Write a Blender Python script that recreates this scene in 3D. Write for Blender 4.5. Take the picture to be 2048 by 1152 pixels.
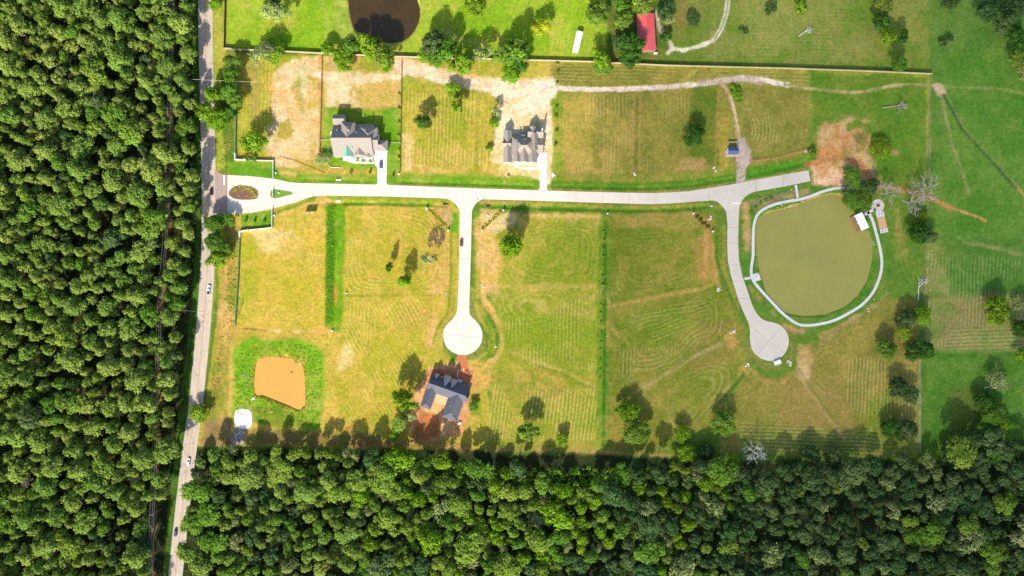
import bpy, bmesh, math, random
import numpy as np
from mathutils import Vector, Matrix

random.seed(7)
RNG = np.random.default_rng(11)
for o in list(bpy.data.objects):
    bpy.data.objects.remove(o)

# ------------------------------------------------------------------ frame of the place
SC = 0.32            # metres on the ground for one pixel of the photograph
CAMH = 437.0         # flying height of the camera
SUN_EL, SUN_AZ = 35.0, 15.0     # elevation; degrees west of south

def at(px, py, z=0.0):
    k = SC * (CAMH - z) / CAMH
    return Vector(((px - 1024.0) * k, (576.0 - py) * k, z))

scene = bpy.context.scene
C = scene.collection

# ------------------------------------------------------------------ camera, sky, sun, exposure
cam_d = bpy.data.cameras.new('camera')
cam_d.sensor_width = 36.0
cam_d.lens = 18.0 / (1024.0 * SC / CAMH)
cam_d.clip_start = 1.0
cam_d.clip_end = 12000.0
cam = bpy.data.objects.new('camera', cam_d)
cam.location = (0, 0, CAMH)
C.objects.link(cam)
scene.camera = cam

world = bpy.data.worlds.new('World')
scene.world = world
world.use_nodes = True
wn = world.node_tree
wn.nodes.clear()
w_out = wn.nodes.new('ShaderNodeOutputWorld')
w_bg = wn.nodes.new('ShaderNodeBackground')
w_sky = wn.nodes.new('ShaderNodeTexSky')
w_sky.sky_type = 'NISHITA'
w_sky.sun_disc = False
w_sky.sun_elevation = math.radians(SUN_EL)
w_sky.sun_rotation = math.radians(180 + SUN_AZ)
w_sky.air_density = 1.0
w_sky.dust_density = 1.5
w_bg.inputs['Strength'].default_value = 0.15
wn.links.new(w_sky.outputs[0], w_bg.inputs['Color'])
wn.links.new(w_bg.outputs[0], w_out.inputs['Surface'])

sun_d = bpy.data.lights.new('sun', 'SUN')
sun_d.energy = 4.8
sun_d.angle = math.radians(0.55)
sun_d.color = (1.0, 0.93, 0.80)
sun = bpy.data.objects.new('sun', sun_d)
_e, _a = math.radians(SUN_EL), math.radians(SUN_AZ)
TO_SUN = Vector((-math.sin(_a) * math.cos(_e), -math.cos(_a) * math.cos(_e), math.sin(_e)))
sun.rotation_euler = TO_SUN.to_track_quat('Z', 'Y').to_euler()
sun.location = (-100, -300, 600)
C.objects.link(sun)

scene.view_settings.view_transform = 'Standard'
scene.view_settings.look = 'None'
scene.view_settings.gamma = 1.0
scene.view_settings.use_curve_mapping = False
scene.view_settings.exposure = 1.0
scene.render.engine = 'CYCLES'
scene.cycles.max_bounces = 5
scene.cycles.diffuse_bounces = 3
scene.cycles.glossy_bounces = 2
scene.cycles.transmission_bounces = 2
scene.cycles.transparent_max_bounces = 12
scene.cycles.caustics_reflective = False
scene.cycles.caustics_refractive = False
scene.cycles.sample_clamp_indirect = 4.0
scene.cycles.use_denoising = False
scene.cycles.denoiser = 'OPENIMAGEDENOISE'
scene.cycles.denoising_input_passes = 'RGB_ALBEDO_NORMAL'
scene.cycles.denoising_prefilter = 'FAST'

# ------------------------------------------------------------------ small helpers
KALB = 0.47          # photograph brightness -> base colour

def lin(c):
    c = np.asarray(c, float) / 255.0
    return np.where(c <= 0.04045, c / 12.92, ((c + 0.055) / 1.055) ** 2.4)

def alb(r, g, b, k=1.0):
    v = lin((r, g, b)) * KALB * k
    return (float(v[0]), float(v[1]), float(v[2]), 1.0)

def tag(o, label=None, cat=None, group=None, kind=None):
    if label: o['label'] = label
    if cat: o['category'] = cat
    if group: o['group'] = group
    if kind: o['kind'] = kind
    return o

def empty(name, loc, label=None, cat=None, group=None, rz=0.0):
    o = bpy.data.objects.new(name, None)
    o.location = loc
    o.rotation_euler = (0, 0, rz)
    o.empty_display_size = 0.5
    C.objects.link(o)
    return tag(o, label, cat, group)

def link(name, me, mat=None, parent=None):
    o = bpy.data.objects.new(name, me)
    if mat is not None and len(me.materials) == 0:
        me.materials.append(mat)
    C.objects.link(o)
    if parent is not None:
        o.parent = parent
    return o

def mesh(name, verts, faces, mat=None, smooth=False):
    me = bpy.data.meshes.new(name)
    me.from_pydata([tuple(v) for v in verts], [], [tuple(f) for f in faces])
    me.validate()
    if smooth:
        me.polygons.foreach_set('use_smooth', [True] * len(me.polygons))
    if mat: me.materials.append(mat)
    return me

class MB:
    """collects verts and faces of one part"""
    def __init__(s): s.v, s.f = [], []
    def add(s, vs, fs):
        n = len(s.v)
        s.v += [tuple(v) for v in vs]
        s.f += [tuple(i + n for i in f) for f in fs]
        return s
    def box(s, x0, y0, z0, x1, y1, z1, bev=0.0):
        b = bev
        if b <= 0:
            return s.add([(x0,y0,z0),(x1,y0,z0),(x1,y1,z0),(x0,y1,z0),(x0,y0,z1),(x1,y0,z1),(x1,y1,z1),(x0,y1,z1)],
                  [(3,2,1,0),(4,5,6,7),(0,1,5,4),(1,2,6,5),(2,3,7,6),(3,0,4,7)])
        vs = [(x0,y0,z0),(x1,y0,z0),(x1,y1,z0),(x0,y1,z0),(x0,y0,z1-b),(x1,y0,z1-b),(x1,y1,z1-b),(x0,y1,z1-b),
              (x0+b,y0+b,z1),(x1-b,y0+b,z1),(x1-b,y1-b,z1),(x0+b,y1-b,z1)]
        return s.add(vs, [(3,2,1,0),(0,1,5,4),(1,2,6,5),(2,3,7,6),(3,0,4,7),(4,5,9,8),(5,6,10,9),(6,7,11,10),(7,4,8,11),(8,9,10,11)])
    def tube(s, pts, rads, n=6, cap=True):
        pts = [Vector(p) for p in pts]
        base = len(s.v)
        for i, p in enumerate(pts):
            d = (pts[min(i+1, len(pts)-1)] - pts[max(i-1, 0)])
            d = d.normalized() if d.length > 1e-9 else Vector((0,0,1))
            u = d.cross(Vector((0,0,1)))
            if u.length < 1e-3: u = Vector((1,0,0))
            u.normalize(); w = d.cross(u)
            for k in range(n):
                a = 2*math.pi*k/n
                q = p + (u*math.cos(a) + w*math.sin(a))*rads[i]
                s.v.append(tuple(q))
        for i in range(len(pts)-1):
            for k in range(n):
                a, b = base+i*n+k, base+i*n+(k+1) % n
                s.f.append((a, b, b+n, a+n))
        if cap:
            s.f.append(tuple(base+k for k in reversed(range(n))))
            s.f.append(tuple(base+(len(pts)-1)*n+k for k in range(n)))
        return s
    def prism(s, poly, z0, z1):
        n = len(poly)
        area = sum(poly[i][0]*poly[(i+1)%n][1]-poly[(i+1)%n][0]*poly[i][1] for i in range(n))
        if area < 0: poly = poly[::-1]
        vs = [(p[0],p[1],z0) for p in poly] + [(p[0],p[1],z1) for p in poly]
        fs = [tuple(range(n,2*n)), tuple(reversed(range(n)))] + [(i,(i+1)%n,n+(i+1)%n,n+i) for i in range(n)]
        return s.add(vs, fs)
    def build(s, name, mat=None, parent=None, smooth=False):
        return link(name, mesh(name, s.v, s.f, mat, smooth), None, parent)
    def me(s, name, mat=None, smooth=False):
        return mesh(name, s.v, s.f, mat, smooth)

def copy_tree(o, parent=None):
    c = o.copy(); C.objects.link(c); c.parent = parent
    for ch in o.children: copy_tree(ch, c)
    return c

# ------------------------------------------------------------------ materials
MATS = {}
def new_mat(name):
    m = bpy.data.materials.new(name)
    m.use_nodes = True
    nt = m.node_tree
    nt.nodes.clear()
    out = nt.nodes.new('ShaderNodeOutputMaterial')
    MATS[name] = m
    return m, nt, out

def N(nt, t, **kw):
    n = nt.nodes.new(t)
    for k, v in kw.items():
        if k in ('op',): n.operation = v
        elif k == 'blend': n.blend_type = v
        elif k == 'dtype': n.data_type = v
        else:
            n.inputs[k].default_value = v
    return n

def math_n(nt, op, a, b=None, c=None):
    n = nt.nodes.new('ShaderNodeMath'); n.operation = op
    for i, x in enumerate((a, b, c)):
        if x is None: continue
        if isinstance(x, (int, float)): n.inputs[i].default_value = x
        else: nt.links.new(x, n.inputs[i])
    return n.outputs[0]

def mix_c(nt, fac, a, b, blend='MIX'):
    n = nt.nodes.new('ShaderNodeMix'); n.data_type = 'RGBA'; n.blend_type = blend
    if isinstance(fac, (int, float)): n.inputs[0].default_value = fac
    else: nt.links.new(fac, n.inputs[0])
    for i, x in ((6, a), (7, b)):
        if isinstance(x, (tuple, list)): n.inputs[i].default_value = tuple(x)[:3] + (1,)
        else: nt.links.new(x, n.inputs[i])
    return n.outputs[2]

def noise(nt, vec, scale, detail=3, rough=0.6):
    n = nt.nodes.new('ShaderNodeTexNoise')
    n.inputs['Scale'].default_value = scale
    n.inputs['Detail'].default_value = detail
    n.inputs['Roughness'].default_value = rough
    nt.links.new(vec, n.inputs['Vector'])
    return n.outputs['Fac']

def ramp(nt, fac, lo, hi, a=0.0, b=1.0):
    n = nt.nodes.new('ShaderNodeMapRange')
    n.inputs[1].default_value = lo; n.inputs[2].default_value = hi
    n.inputs[3].default_value = a; n.inputs[4].default_value = b
    nt.links.new(fac, n.inputs[0])
    return n.outputs[0]

def world_pos(nt):
    return nt.nodes.new('ShaderNodeNewGeometry').outputs['Position']

def bsdf(nt, out, col, rough=0.9, spec=0.2, metal=0.0, bump=None, bump_d=0.05):
    p = nt.nodes.new('ShaderNodeBsdfPrincipled')
    if isinstance(col, (tuple, list)): p.inputs['Base Color'].default_value = tuple(col)[:3] + (1,)
    else: nt.links.new(col, p.inputs['Base Color'])
    if isinstance(rough, (int, float)): p.inputs['Roughness'].default_value = rough
    else: nt.links.new(rough, p.inputs['Roughness'])
    p.inputs['Specular IOR Level'].default_value = spec
    p.inputs['Metallic'].default_value = metal
    if bump is not None:
        b = nt.nodes.new('ShaderNodeBump'); b.inputs['Distance'].default_value = bump_d
        b.inputs['Strength'].default_value = 0.7
        nt.links.new(bump, b.inputs['Height']); nt.links.new(b.outputs[0], p.inputs['Normal'])
    nt.links.new(p.outputs[0], out.inputs['Surface'])
    return p

def simple(name, col, rough=0.85, spec=0.2, metal=0.0, var=0.18, scale=0.8, scale2=6.0, streak=None, stain=None, obj_rand=0.0):
    """plain surface with two scales of mottling"""
    m, nt, out = new_mat(name)
    if streak:
        tc = nt.nodes.new('ShaderNodeTexCoord').outputs['Object']
        mp = nt.nodes.new('ShaderNodeMapping'); mp.inputs['Scale'].default_value = streak
        nt.links.new(tc, mp.inputs[0]); pos = mp.outputs[0]
    else:
        pos = world_pos(nt)
    f1 = ramp(nt, noise(nt, pos, scale, 4), 0.3, 0.7, 1-var, 1+var)
    f2 = ramp(nt, noise(nt, pos, scale2, 2), 0.3, 0.7, 1-var*0.7, 1+var*0.7)
    f = math_n(nt, 'MULTIPLY', f1, f2)
    if obj_rand:
        r = nt.nodes.new('ShaderNodeObjectInfo').outputs['Random']
        f = math_n(nt, 'MULTIPLY', f, ramp(nt, r, 0, 1, 1-obj_rand, 1+obj_rand))
    vm = nt.nodes.new('ShaderNodeVectorMath'); vm.operation = 'SCALE'
    vm.inputs[0].default_value = tuple(col)[:3]
    nt.links.new(f, vm.inputs['Scale'])
    c = vm.outputs[0]
    if stain:
        s = ramp(nt, noise(nt, world_pos(nt), stain[1], 5), 0.5, 0.75)
        c = mix_c(nt, math_n(nt, 'MULTIPLY', s, stain[2]), c, stain[0])
    bsdf(nt, out, c, rough, spec, metal)
    return m

def concrete(name, col, tint=(0.30, 0.24, 0.17)):
    m, nt, out = new_mat(name)
    pos = world_pos(nt)
    big = ramp(nt, noise(nt, pos, 0.06, 4), 0.3, 0.7, 0.93, 1.06)
    mid = ramp(nt, noise(nt, pos, 0.5, 4), 0.3, 0.7, 0.95, 1.05)
    fine = ramp(nt, noise(nt, pos, 5.0, 2), 0.3, 0.7, 0.96, 1.04)
    r = ramp(nt, nt.nodes.new('ShaderNodeObjectInfo').outputs['Random'], 0, 1, 0.98, 1.02)
    f = math_n(nt, 'MULTIPLY', math_n(nt, 'MULTIPLY', big, mid), math_n(nt, 'MULTIPLY', fine, r))
    vm = nt.nodes.new('ShaderNodeVectorMath'); vm.operation = 'SCALE'
    vm.inputs[0].default_value = tuple(col)[:3]
    nt.links.new(f, vm.inputs['Scale'])
    s = ramp(nt, noise(nt, pos, 0.25, 6, 0.7), 0.56, 0.82, 0, 0.32)
    c = mix_c(nt, s, vm.outputs[0], tint)
    bsdf(nt, out, c, 0.9, 0.2)
    return m

concrete('street_concrete', alb(254, 240, 222, 1.02))
concrete('drive_concrete', alb(255, 250, 244, 1.06))
concrete('path_concrete', alb(246, 242, 238, 1.15))
simple('kerb_concrete', alb(225, 212, 196), var=0.1)
simple('white_paint', (0.72, 0.72, 0.70), rough=0.5, var=0.08)
simple('faded_white', alb(225, 218, 210), var=0.3, scale=1.5, rough=0.8)
simple('faded_yellow', alb(206, 178, 120), var=0.3, scale=1.5, rough=0.8)
simple('white_wall', (0.66, 0.64, 0.60), var=0.08, scale=0.6)
simple('cream_wall', (0.55, 0.50, 0.43), var=0.1, scale=0.6)
simple('tan_brick', (0.36, 0.25, 0.17), var=0.15, scale=2, scale2=9)
simple('fence_tan', alb(228, 204, 165, 0.95), var=0.15, scale=1.2, scale2=7, obj_rand=0.08)
simple('fence_brown', (0.12, 0.055, 0.03), var=0.25, scale=2)
simple('old_wood', (0.22, 0.16, 0.11), var=0.25, scale=2)
simple('deck_wood', (0.27, 0.15, 0.075), var=0.2, scale=2, obj_rand=0.15)
simple('shingle_taupe', (0.222, 0.193, 0.170), var=0.12, scale=0.9, scale2=4.5, rough=0.95)
simple('shingle_brown', (0.240, 0.205, 0.172), var=0.12, scale=0.9, scale2=4.5, rough=0.95)
simple('shingle_blue', (0.082, 0.088, 0.108), var=0.10, scale=0.9, scale2=4.5, rough=0.9)
simple('metal_green', (0.17, 0.37, 0.27), rough=0.4, spec=0.4, var=0.06)
simple('metal_red', (0.50, 0.075, 0.085), rough=0.5, spec=0.4, var=0.10, scale=0.4, streak=(6, 0.4, 1))
simple('metal_white', (0.70, 0.72, 0.75), rough=0.45, spec=0.4, var=0.05)
simple('metal_blue', (0.05, 0.07, 0.16), rough=0.45, spec=0.4, var=0.06)
simple('metal_grey', (0.35, 0.36, 0.37), rough=0.4, spec=0.5, metal=0.4, var=0.08)
simple('glass_dark', (0.02, 0.025, 0.03), rough=0.08, spec=0.7, var=0.02)
simple('rubber', (0.02, 0.02, 0.02), rough=0.8)
simple('car_navy', (0.05, 0.07, 0.16), rough=0.28, spec=0.6, var=0.03)
simple('car_black', (0.018, 0.018, 0.025), rough=0.28, spec=0.6, var=0.03)
simple('car_white', (0.70, 0.71, 0.72), rough=0.3, spec=0.5, var=0.03)
simple('car_silver', (0.45, 0.50, 0.56), rough=0.3, spec=0.6, metal=0.4, var=0.03)
simple('car_plum', (0.075, 0.055, 0.07), rough=0.3, spec=0.6, var=0.03)
simple('lamp_red', (0.35, 0.01, 0.01), rough=0.3)
simple('lamp_clear', (0.75, 0.75, 0.72), rough=0.2, spec=0.6)
simple('bark', (0.10, 0.075, 0.055), var=0.25, scale=1.5)
simple('dead_bark', (0.31, 0.27, 0.235), var=0.18, scale=1.5)
simple('dead_pale', (0.50, 0.48, 0.45), var=0.15, scale=1.5)
simple('mulch', (0.13, 0.070, 0.045), var=0.4, scale=1.2, scale2=5)
simple('mulch_grey', (0.26, 0.17, 0.12), var=0.3, scale=1.2, scale2=5)
simple('island_grass', (0.10, 0.19, 0.02), var=0.25, scale=0.8, scale2=4)
simple('court_clay', (0.50, 0.27, 0.15), var=0.12, scale=0.8)
simple('fire_black', (0.03, 0.025, 0.025), var=0.2)
simple('cream_soil', alb(252,220,168), var=0.15, scale=0.8, scale2=4)
simple('rock', (0.50, 0.45, 0.38), var=0.25, scale=1.5, obj_rand=0.2)
simple('rock_brown', (0.30, 0.20, 0.14), var=0.25, scale=1.5, obj_rand=0.2)
simple('red_soil', alb(218, 130, 86, 1.0), var=0.25, scale=0.8, scale2=3)
simple('pole_wood', (0.24, 0.18, 0.13), var=0.2)
simple('wire', (0.30, 0.29, 0.28), rough=0.4, metal=0.5)
simple('sign_face', (0.42, 0.36, 0.30), var=0.12)

def asphalt():
    m, nt, out = new_mat('asphalt')
    pos = world_pos(nt)
    mp = nt.nodes.new('ShaderNodeMapping'); mp.inputs['Scale'].default_value = (1.0, 0.12, 1)
    nt.links.new(pos, mp.inputs[0])
    streak = ramp(nt, noise(nt, mp.outputs[0], 0.7, 5), 0.3, 0.7, 0.84, 1.14)
    fine = ramp(nt, noise(nt, pos, 3.0, 3), 0.3, 0.7, 0.92, 1.08)
    f = math_n(nt, 'MULTIPLY', streak, fine)
    vm = nt.nodes.new('ShaderNodeVectorMath'); vm.operation = 'SCALE'
    vm.inputs[0].default_value = alb(232, 212, 192, 0.98)[:3]
    nt.links.new(f, vm.inputs['Scale'])
    # sealed cracks and patches
    v = nt.nodes.new('ShaderNodeTexVoronoi'); v.feature = 'DISTANCE_TO_EDGE'; v.inputs['Scale'].default_value = 0.16
    wv = nt.nodes.new('ShaderNodeVectorMath'); wv.operation = 'ADD'
    ns = nt.nodes.new('ShaderNodeTexNoise'); ns.inputs['Scale'].default_value = 0.4; ns.inputs['Detail'].default_value = 4
    nt.links.new(pos, ns.inputs['Vector'])
    sc = nt.nodes.new('ShaderNodeVectorMath'); sc.operation = 'SCALE'; sc.inputs['Scale'].default_value = 5.0
    nt.links.new(ns.outputs['Color'], sc.inputs[0])
    nt.links.new(pos, wv.inputs[0]); nt.links.new(sc.outputs[0], wv.inputs[1])
    nt.links.new(wv.outputs[0], v.inputs['Vector'])
    crack = ramp(nt, v.outputs['Distance'], 0.012, 0.03, 1, 0)
    gate = ramp(nt, noise(nt, pos, 0.035, 3), 0.5, 0.6)
    c = mix_c(nt, math_n(nt, 'MULTIPLY', math_n(nt, 'MULTIPLY', crack, gate), 0.7), vm.outputs[0], (0.06, 0.055, 0.06))
    bsdf(nt, out, c, 0.9, 0.25)
asphalt()
simple('apron_asphalt', alb(206, 182, 170, 0.92), var=0.10, scale=0.5, scale2=4)

def water(name, col, col2, rough=0.12):
    m, nt, out = new_mat(name)
    pos = world_pos(nt)
    f = ramp(nt, noise(nt, pos, 0.035, 4), 0.3, 0.7)
    c = mix_c(nt, f, col, col2)
    bp = noise(nt, pos, 1.6, 3)
    p = bsdf(nt, out, c, rough, 0.35, 0.0, bp, 0.02)
    return m
water('water_olive', alb(162, 154, 76, 1.5), alb(152, 146, 72, 1.45), 0.5)
water('water_orange', alb(255, 184, 84, 0.98), alb(250, 176, 76, 0.98), 0.45)
water('water_brown', alb(116, 90, 48, 0.6), alb(98, 80, 46, 0.55), 0.25)

def leaf_mat(name, c_a, c_b, c_tip, rand_amt=1.0):
    """foliage: colour varies tree by tree, clump by clump"""
    m, nt, out = new_mat(name)
    r = nt.nodes.new('ShaderNodeObjectInfo').outputs['Random']
    at_n = nt.nodes.new('ShaderNodeAttribute'); at_n.attribute_name = 'leafvar'
    pos = world_pos(nt)
    sp = noise(nt, pos, 0.045, 2)
    c = mix_c(nt, r, c_a, c_b)
    c = mix_c(nt, ramp(nt, sp, 0.35, 0.7, 0, 0.6), c, c_tip)
    v = ramp(nt, at_n.outputs['Fac'], 0, 1, 0.66, 1.36)
    vm = nt.nodes.new('ShaderNodeVectorMath'); vm.operation = 'SCALE'
    nt.links.new(c, vm.inputs[0]); nt.links.new(v, vm.inputs['Scale'])
    d = nt.nodes.new('ShaderNodeBsdfDiffuse'); nt.links.new(vm.outputs[0], d.inputs['Color'])
    t = nt.nodes.new('ShaderNodeBsdfTranslucent')
    tc = mix_c(nt, 1.0, vm.outputs[0], (1.1, 1.15, 0.5), 'MULTIPLY')
    nt.links.new(tc, t.inputs['Color'])
    mx = nt.nodes.new('ShaderNodeMixShader'); mx.inputs[0].default_value = 0.28
    nt.links.new(d.outputs[0], mx.inputs[1]); nt.links.new(t.outputs[0], mx.inputs[2])
    nt.links.new(mx.outputs[0], out.inputs['Surface'])
    return m
leaf_mat('leaf_pine', (0.112, 0.192, 0.034), (0.235, 0.282, 0.060), (0.145, 0.245, 0.034))
leaf_mat('leaf_broad', (0.075, 0.165, 0.020), (0.195, 0.250, 0.040), (0.092, 0.215, 0.018))
leaf_mat('leaf_cool', (0.048, 0.098, 0.032), (0.110, 0.148, 0.050), (0.052, 0.122, 0.028))
leaf_mat('leaf_dark', (0.039, 0.105, 0.017), (0.063, 0.133, 0.022), (0.056, 0.154, 0.014))
leaf_mat('leaf_bright', (0.135, 0.250, 0.014), (0.185, 0.265, 0.022), (0.120, 0.265, 0.012))
leaf_mat('leaf_grey', (0.210, 0.252, 0.084), (0.266, 0.287, 0.119), (0.196, 0.280, 0.070))
leaf_mat('leaf_yellow', (0.350, 0.364, 0.020), (0.392, 0.378, 0.028), (0.322, 0.392, 0.017))
leaf_mat('leaf_under', (0.050, 0.105, 0.026), (0.072, 0.125, 0.030), (0.055, 0.125, 0.024))
leaf_mat('leaf_weed', (0.160, 0.330, 0.014), (0.210, 0.360, 0.024), (0.140, 0.310, 0.018))
leaf_mat('leaf_reed', (0.364, 0.308, 0.049), (0.280, 0.308, 0.042), (0.196, 0.294, 0.021))

# ================================================================== GROUND
# one sheet: fine in and around the view, coarse out to the horizon
STEP = 0.72
def axis(half):
    core = np.arange(-half, half + STEP, STEP)
    out, d, s = [], core[-1], STEP
    while d < 4200:
        s *= 1.6
        d += s
        out.append(d)
    out = np.array(out)
    return np.concatenate([-out[::-1], core, out])
GX, GY = axis(342.0), axis(198.0)
XX, YY = np.meshgrid(GX, GY)
PX, PY = XX / SC + 1024.0, 576.0 - YY / SC
PXA, PYA = GX / SC + 1024.0, 576.0 - GY / SC
NYG, NXG = XX.shape

_lat = {}
def vnoise(X, Y, cell, seed):
    key = seed
    if key not in _lat:
        _lat[key] = np.random.default_rng(seed).random((257, 257))
    L = _lat[key]
    u, v = X / cell + 1000.3, Y / cell + 1000.7
    i, j = np.floor(u).astype(int), np.floor(v).astype(int)
    fu, fv = u - i, v - j
    fu, fv = fu*fu*(3-2*fu), fv*fv*(3-2*fv)
    i0, j0 = i % 256, j % 256
    a = L[j0, i0]*(1-fu) + L[j0, i0+1]*fu
    b = L[j0+1, i0]*(1-fu) + L[j0+1, i0+1]*fu
    return a*(1-fv) + b*fv

def fbm(X, Y, cell, seed, octv=4, gain=0.55):
    s = np.zeros_like(X, dtype=float); amp, tot = 1.0, 0.0
    for k in range(octv):
        s += amp * vnoise(X, Y, cell / 2**k, seed + 17*k)
        tot += amp; amp *= gain
    return s / tot

def sstep(a, b, x):
    t = np.clip((x - a) / (b - a), 0, 1)
    return t*t*(3-2*t)

COL = np.zeros((NYG, NXG, 3))
ZG = np.zeros((NYG, NXG))
MOWP = np.zeros((NYG, NXG))
MOWA = np.zeros((NYG, NXG))

def crop(x0, y0, x1, y1):
    i0, i1 = np.searchsorted(PXA, x0), np.searchsorted(PXA, x1)
    yy = -PYA
    j0, j1 = np.searchsorted(yy, -y1), np.searchsorted(yy, -y0)
    return slice(max(j0-1, 0), j1+1), slice(max(i0-1, 0), i1+1)

def sdf(poly, X, Y):
    d = np.full(X.shape, 1e12); s = np.ones(X.shape)
    n = len(poly)
    for i in range(n):
        ax, ay = poly[i]; bx, by = poly[i-1]
        ex, ey = bx-ax, by-ay
        wx, wy = X-ax, Y-ay
        t = np.clip((wx*ex + wy*ey) / max(ex*ex + ey*ey, 1e-9), 0, 1)
        d = np.minimum(d, (wx-ex*t)**2 + (wy-ey*t)**2)
        c1, c2, c3 = Y >= ay, Y < by, ex*wy > ey*wx
        s = np.where((c1 & c2 & c3) | (~c1 & ~c2 & ~c3), -s, s)
    return s * np.sqrt(d)

def ldist(pts, X, Y):
    d = np.full(X.shape, 1e12)
    for (ax, ay), (bx, by) in zip(pts[:-1], pts[1:]):
        ex, ey = bx-ax, by-ay
        wx, wy = X-ax, Y-ay
        t = np.clip((wx*ex + wy*ey) / max(ex*ex + ey*ey, 1e-9), 0, 1)
        d = np.minimum(d, (wx-ex*t)**2 + (wy-ey*t)**2)
    return np.sqrt(d)

_seed = [100]
def _mask(geom, kind, width, feather, warp, patch, sl):
    X, Y = PX[sl], PY[sl]
    _seed[0] += 3
    sd = _seed[0]
    wx = (fbm(X, Y, max(14, warp*5), sd, 4, 0.62) - 0.5) * 3.4 * warp
    if kind == 'poly': d = sdf(geom, X, Y)
    else: d = ldist(geom, X, Y) - width/2
    m = 1 - sstep(-feather, feather, d + wx)
    if patch:
        cell, thr, soft = patch
        m = m * sstep(thr - soft, thr + soft, fbm(X, Y, cell, sd+1, 4, 0.62))
    return m, X, Y, sd

def _bbox(geom, mg):
    xs = [p[0] for p in geom]; ys = [p[1] for p in geom]
    return crop(min(xs)-mg, min(ys)-mg, max(xs)+mg, max(ys)+mg)

def paint(geom, col, col2=None, feather=3, warp=3, op=1.0, patch=None, cell=26, kind='poly', width=0):
    if len(geom) == 2 and kind == 'poly':
        (x0, y0), (x1, y1) = geom
        geom = [(x0,y0),(x1,y0),(x1,y1),(x0,y1)]
    sl = _bbox(geom, feather + 3*warp + width)
    m, X, Y, sd = _mask(geom, kind, width, feather, warp, patch, sl)
    m = (m * op)[..., None]
    c = lin(col) * KALB
    if col2 is not None:
        c2 = lin(col2) * KALB
        f = sstep(0.36, 0.64, fbm(X, Y, cell, sd+2, 5, 0.6))[..., None]
        c = c*(1-f) + c2*f
    COL[sl] = COL[sl]*(1-m) + c*m

def stroke(pts, width, col, col2=None, feather=2, warp=2, op=1.0, patch=None, cell=20):
    paint(pts, col, col2, feather, warp, op, patch, cell, 'line', width)

def dig(geom, depth, width=0, feather=6, kind='line', warp=1):
    sl = _bbox(geom, feather + 3*warp + width)
    m, X, Y, sd = _mask(geom, kind, width, feather, warp, None, sl)
    ZG[sl] -= depth * m

def mow(poly, amp=0.8, mode='in', ang=0.0, patch=(55, 0.52, 0.07), off=0.0, feather=4, wob=4.0):
    """wheel lines of the mower: in rounds that follow the edge, or straight"""
    if len(poly) == 2:
        (x0, y0), (x1, y1) = poly
        poly = [(x0,y0),(x1,y0),(x1,y1),(x0,y1)]
    sl = _bbox(poly, 5)
    X, Y = PX[sl], PY[sl]
    _seed[0] += 3; sd = _seed[0]
    d = sdf(poly, X, Y)
    m = 1 - sstep(-feather, feather, d)
    if mode == 'in': amp *= 0.62
    m *= amp * (0.10 + 0.90*sstep(patch[1]-patch[2], patch[1]+patch[2], fbm(X, Y, patch[0], sd, 4)))
    if mode == 'in':
        # soft minimum of the edge distances: the rounds turn in wide curves
        acc = np.zeros(X.shape)
        for i in range(len(poly)):
            (ax, ay), (bx, by) = poly[i-1], poly[i]
            ex, ey = bx-ax, by-ay
            wx, wy = X-ax, Y-ay
            t = np.clip((wx*ex + wy*ey) / max(ex*ex + ey*ey, 1e-9), 0, 1)
            acc += np.exp(-np.hypot(wx-ex*t, wy-ey*t) / 16.0)
        inner = -16.0*np.log(acc + 1e-9)
        m = m * (1 - 0.85*sstep(15, 40, inner))
        ph = inner + 9*(fbm(X, Y, 45, sd+1, 2)-0.5)
    elif mode == 'ring':
        cx = sum(p[0] for p in poly)/len(poly); cy = sum(p[1] for p in poly)/len(poly)
        ph = np.hypot(X-cx-off, (Y-cy)*1.0)
    else:
        a = math.radians(ang)
        ph = X*math.cos(a) + Y*math.sin(a)
    ph = ph + wob*(fbm(X, Y, 30, sd+2, 3)-0.5)
    MOWP[sl] = np.where(m > MOWA[sl]*0.6, ph*SC, MOWP[sl])
    MOWA[sl] = np.maximum(MOWA[sl], m)

# --- how much of the sun the passing cloud leaves, in photograph pixels (used only to turn seen colours into base colours)
def lit(px, py):
    return 1 - 0.31*sstep(0, 1, (px + (py-576)*0.15 - 1150)/330.0)

# ---- wide base
base_f = fbm(PX, PY, 70, 5, 5)[..., None]
COL[:] = lin((92, 128, 42))*KALB*(1-base_f) + lin((112, 138, 50))*KALB*base_f
# woods floor
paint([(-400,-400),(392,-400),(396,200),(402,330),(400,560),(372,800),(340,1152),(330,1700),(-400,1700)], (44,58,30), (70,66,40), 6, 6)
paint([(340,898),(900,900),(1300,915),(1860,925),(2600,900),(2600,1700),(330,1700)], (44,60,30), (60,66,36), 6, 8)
# verge on the east side of the highway, and power line clearing
stroke([(346,-20),(341,150),(340,300),(335,430),(322,618),(318,780),(312,900),(305,1030),(299,1200)], 15, (150,120,85), (120,105,60), 3, 3, 0.95)
stroke([(392,-20),(396,200),(400,330),(400,480),(392,600),(378,720),(366,830),(350,960),(335,1152)], 17, (92,128,40), (70,110,34), 3, 2)
paint([(422,-20),(452,-20),(452,100),(440,180),(450,330),(432,345),(428,200)], (170,180,60), (185,185,75), 3, 3)
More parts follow.
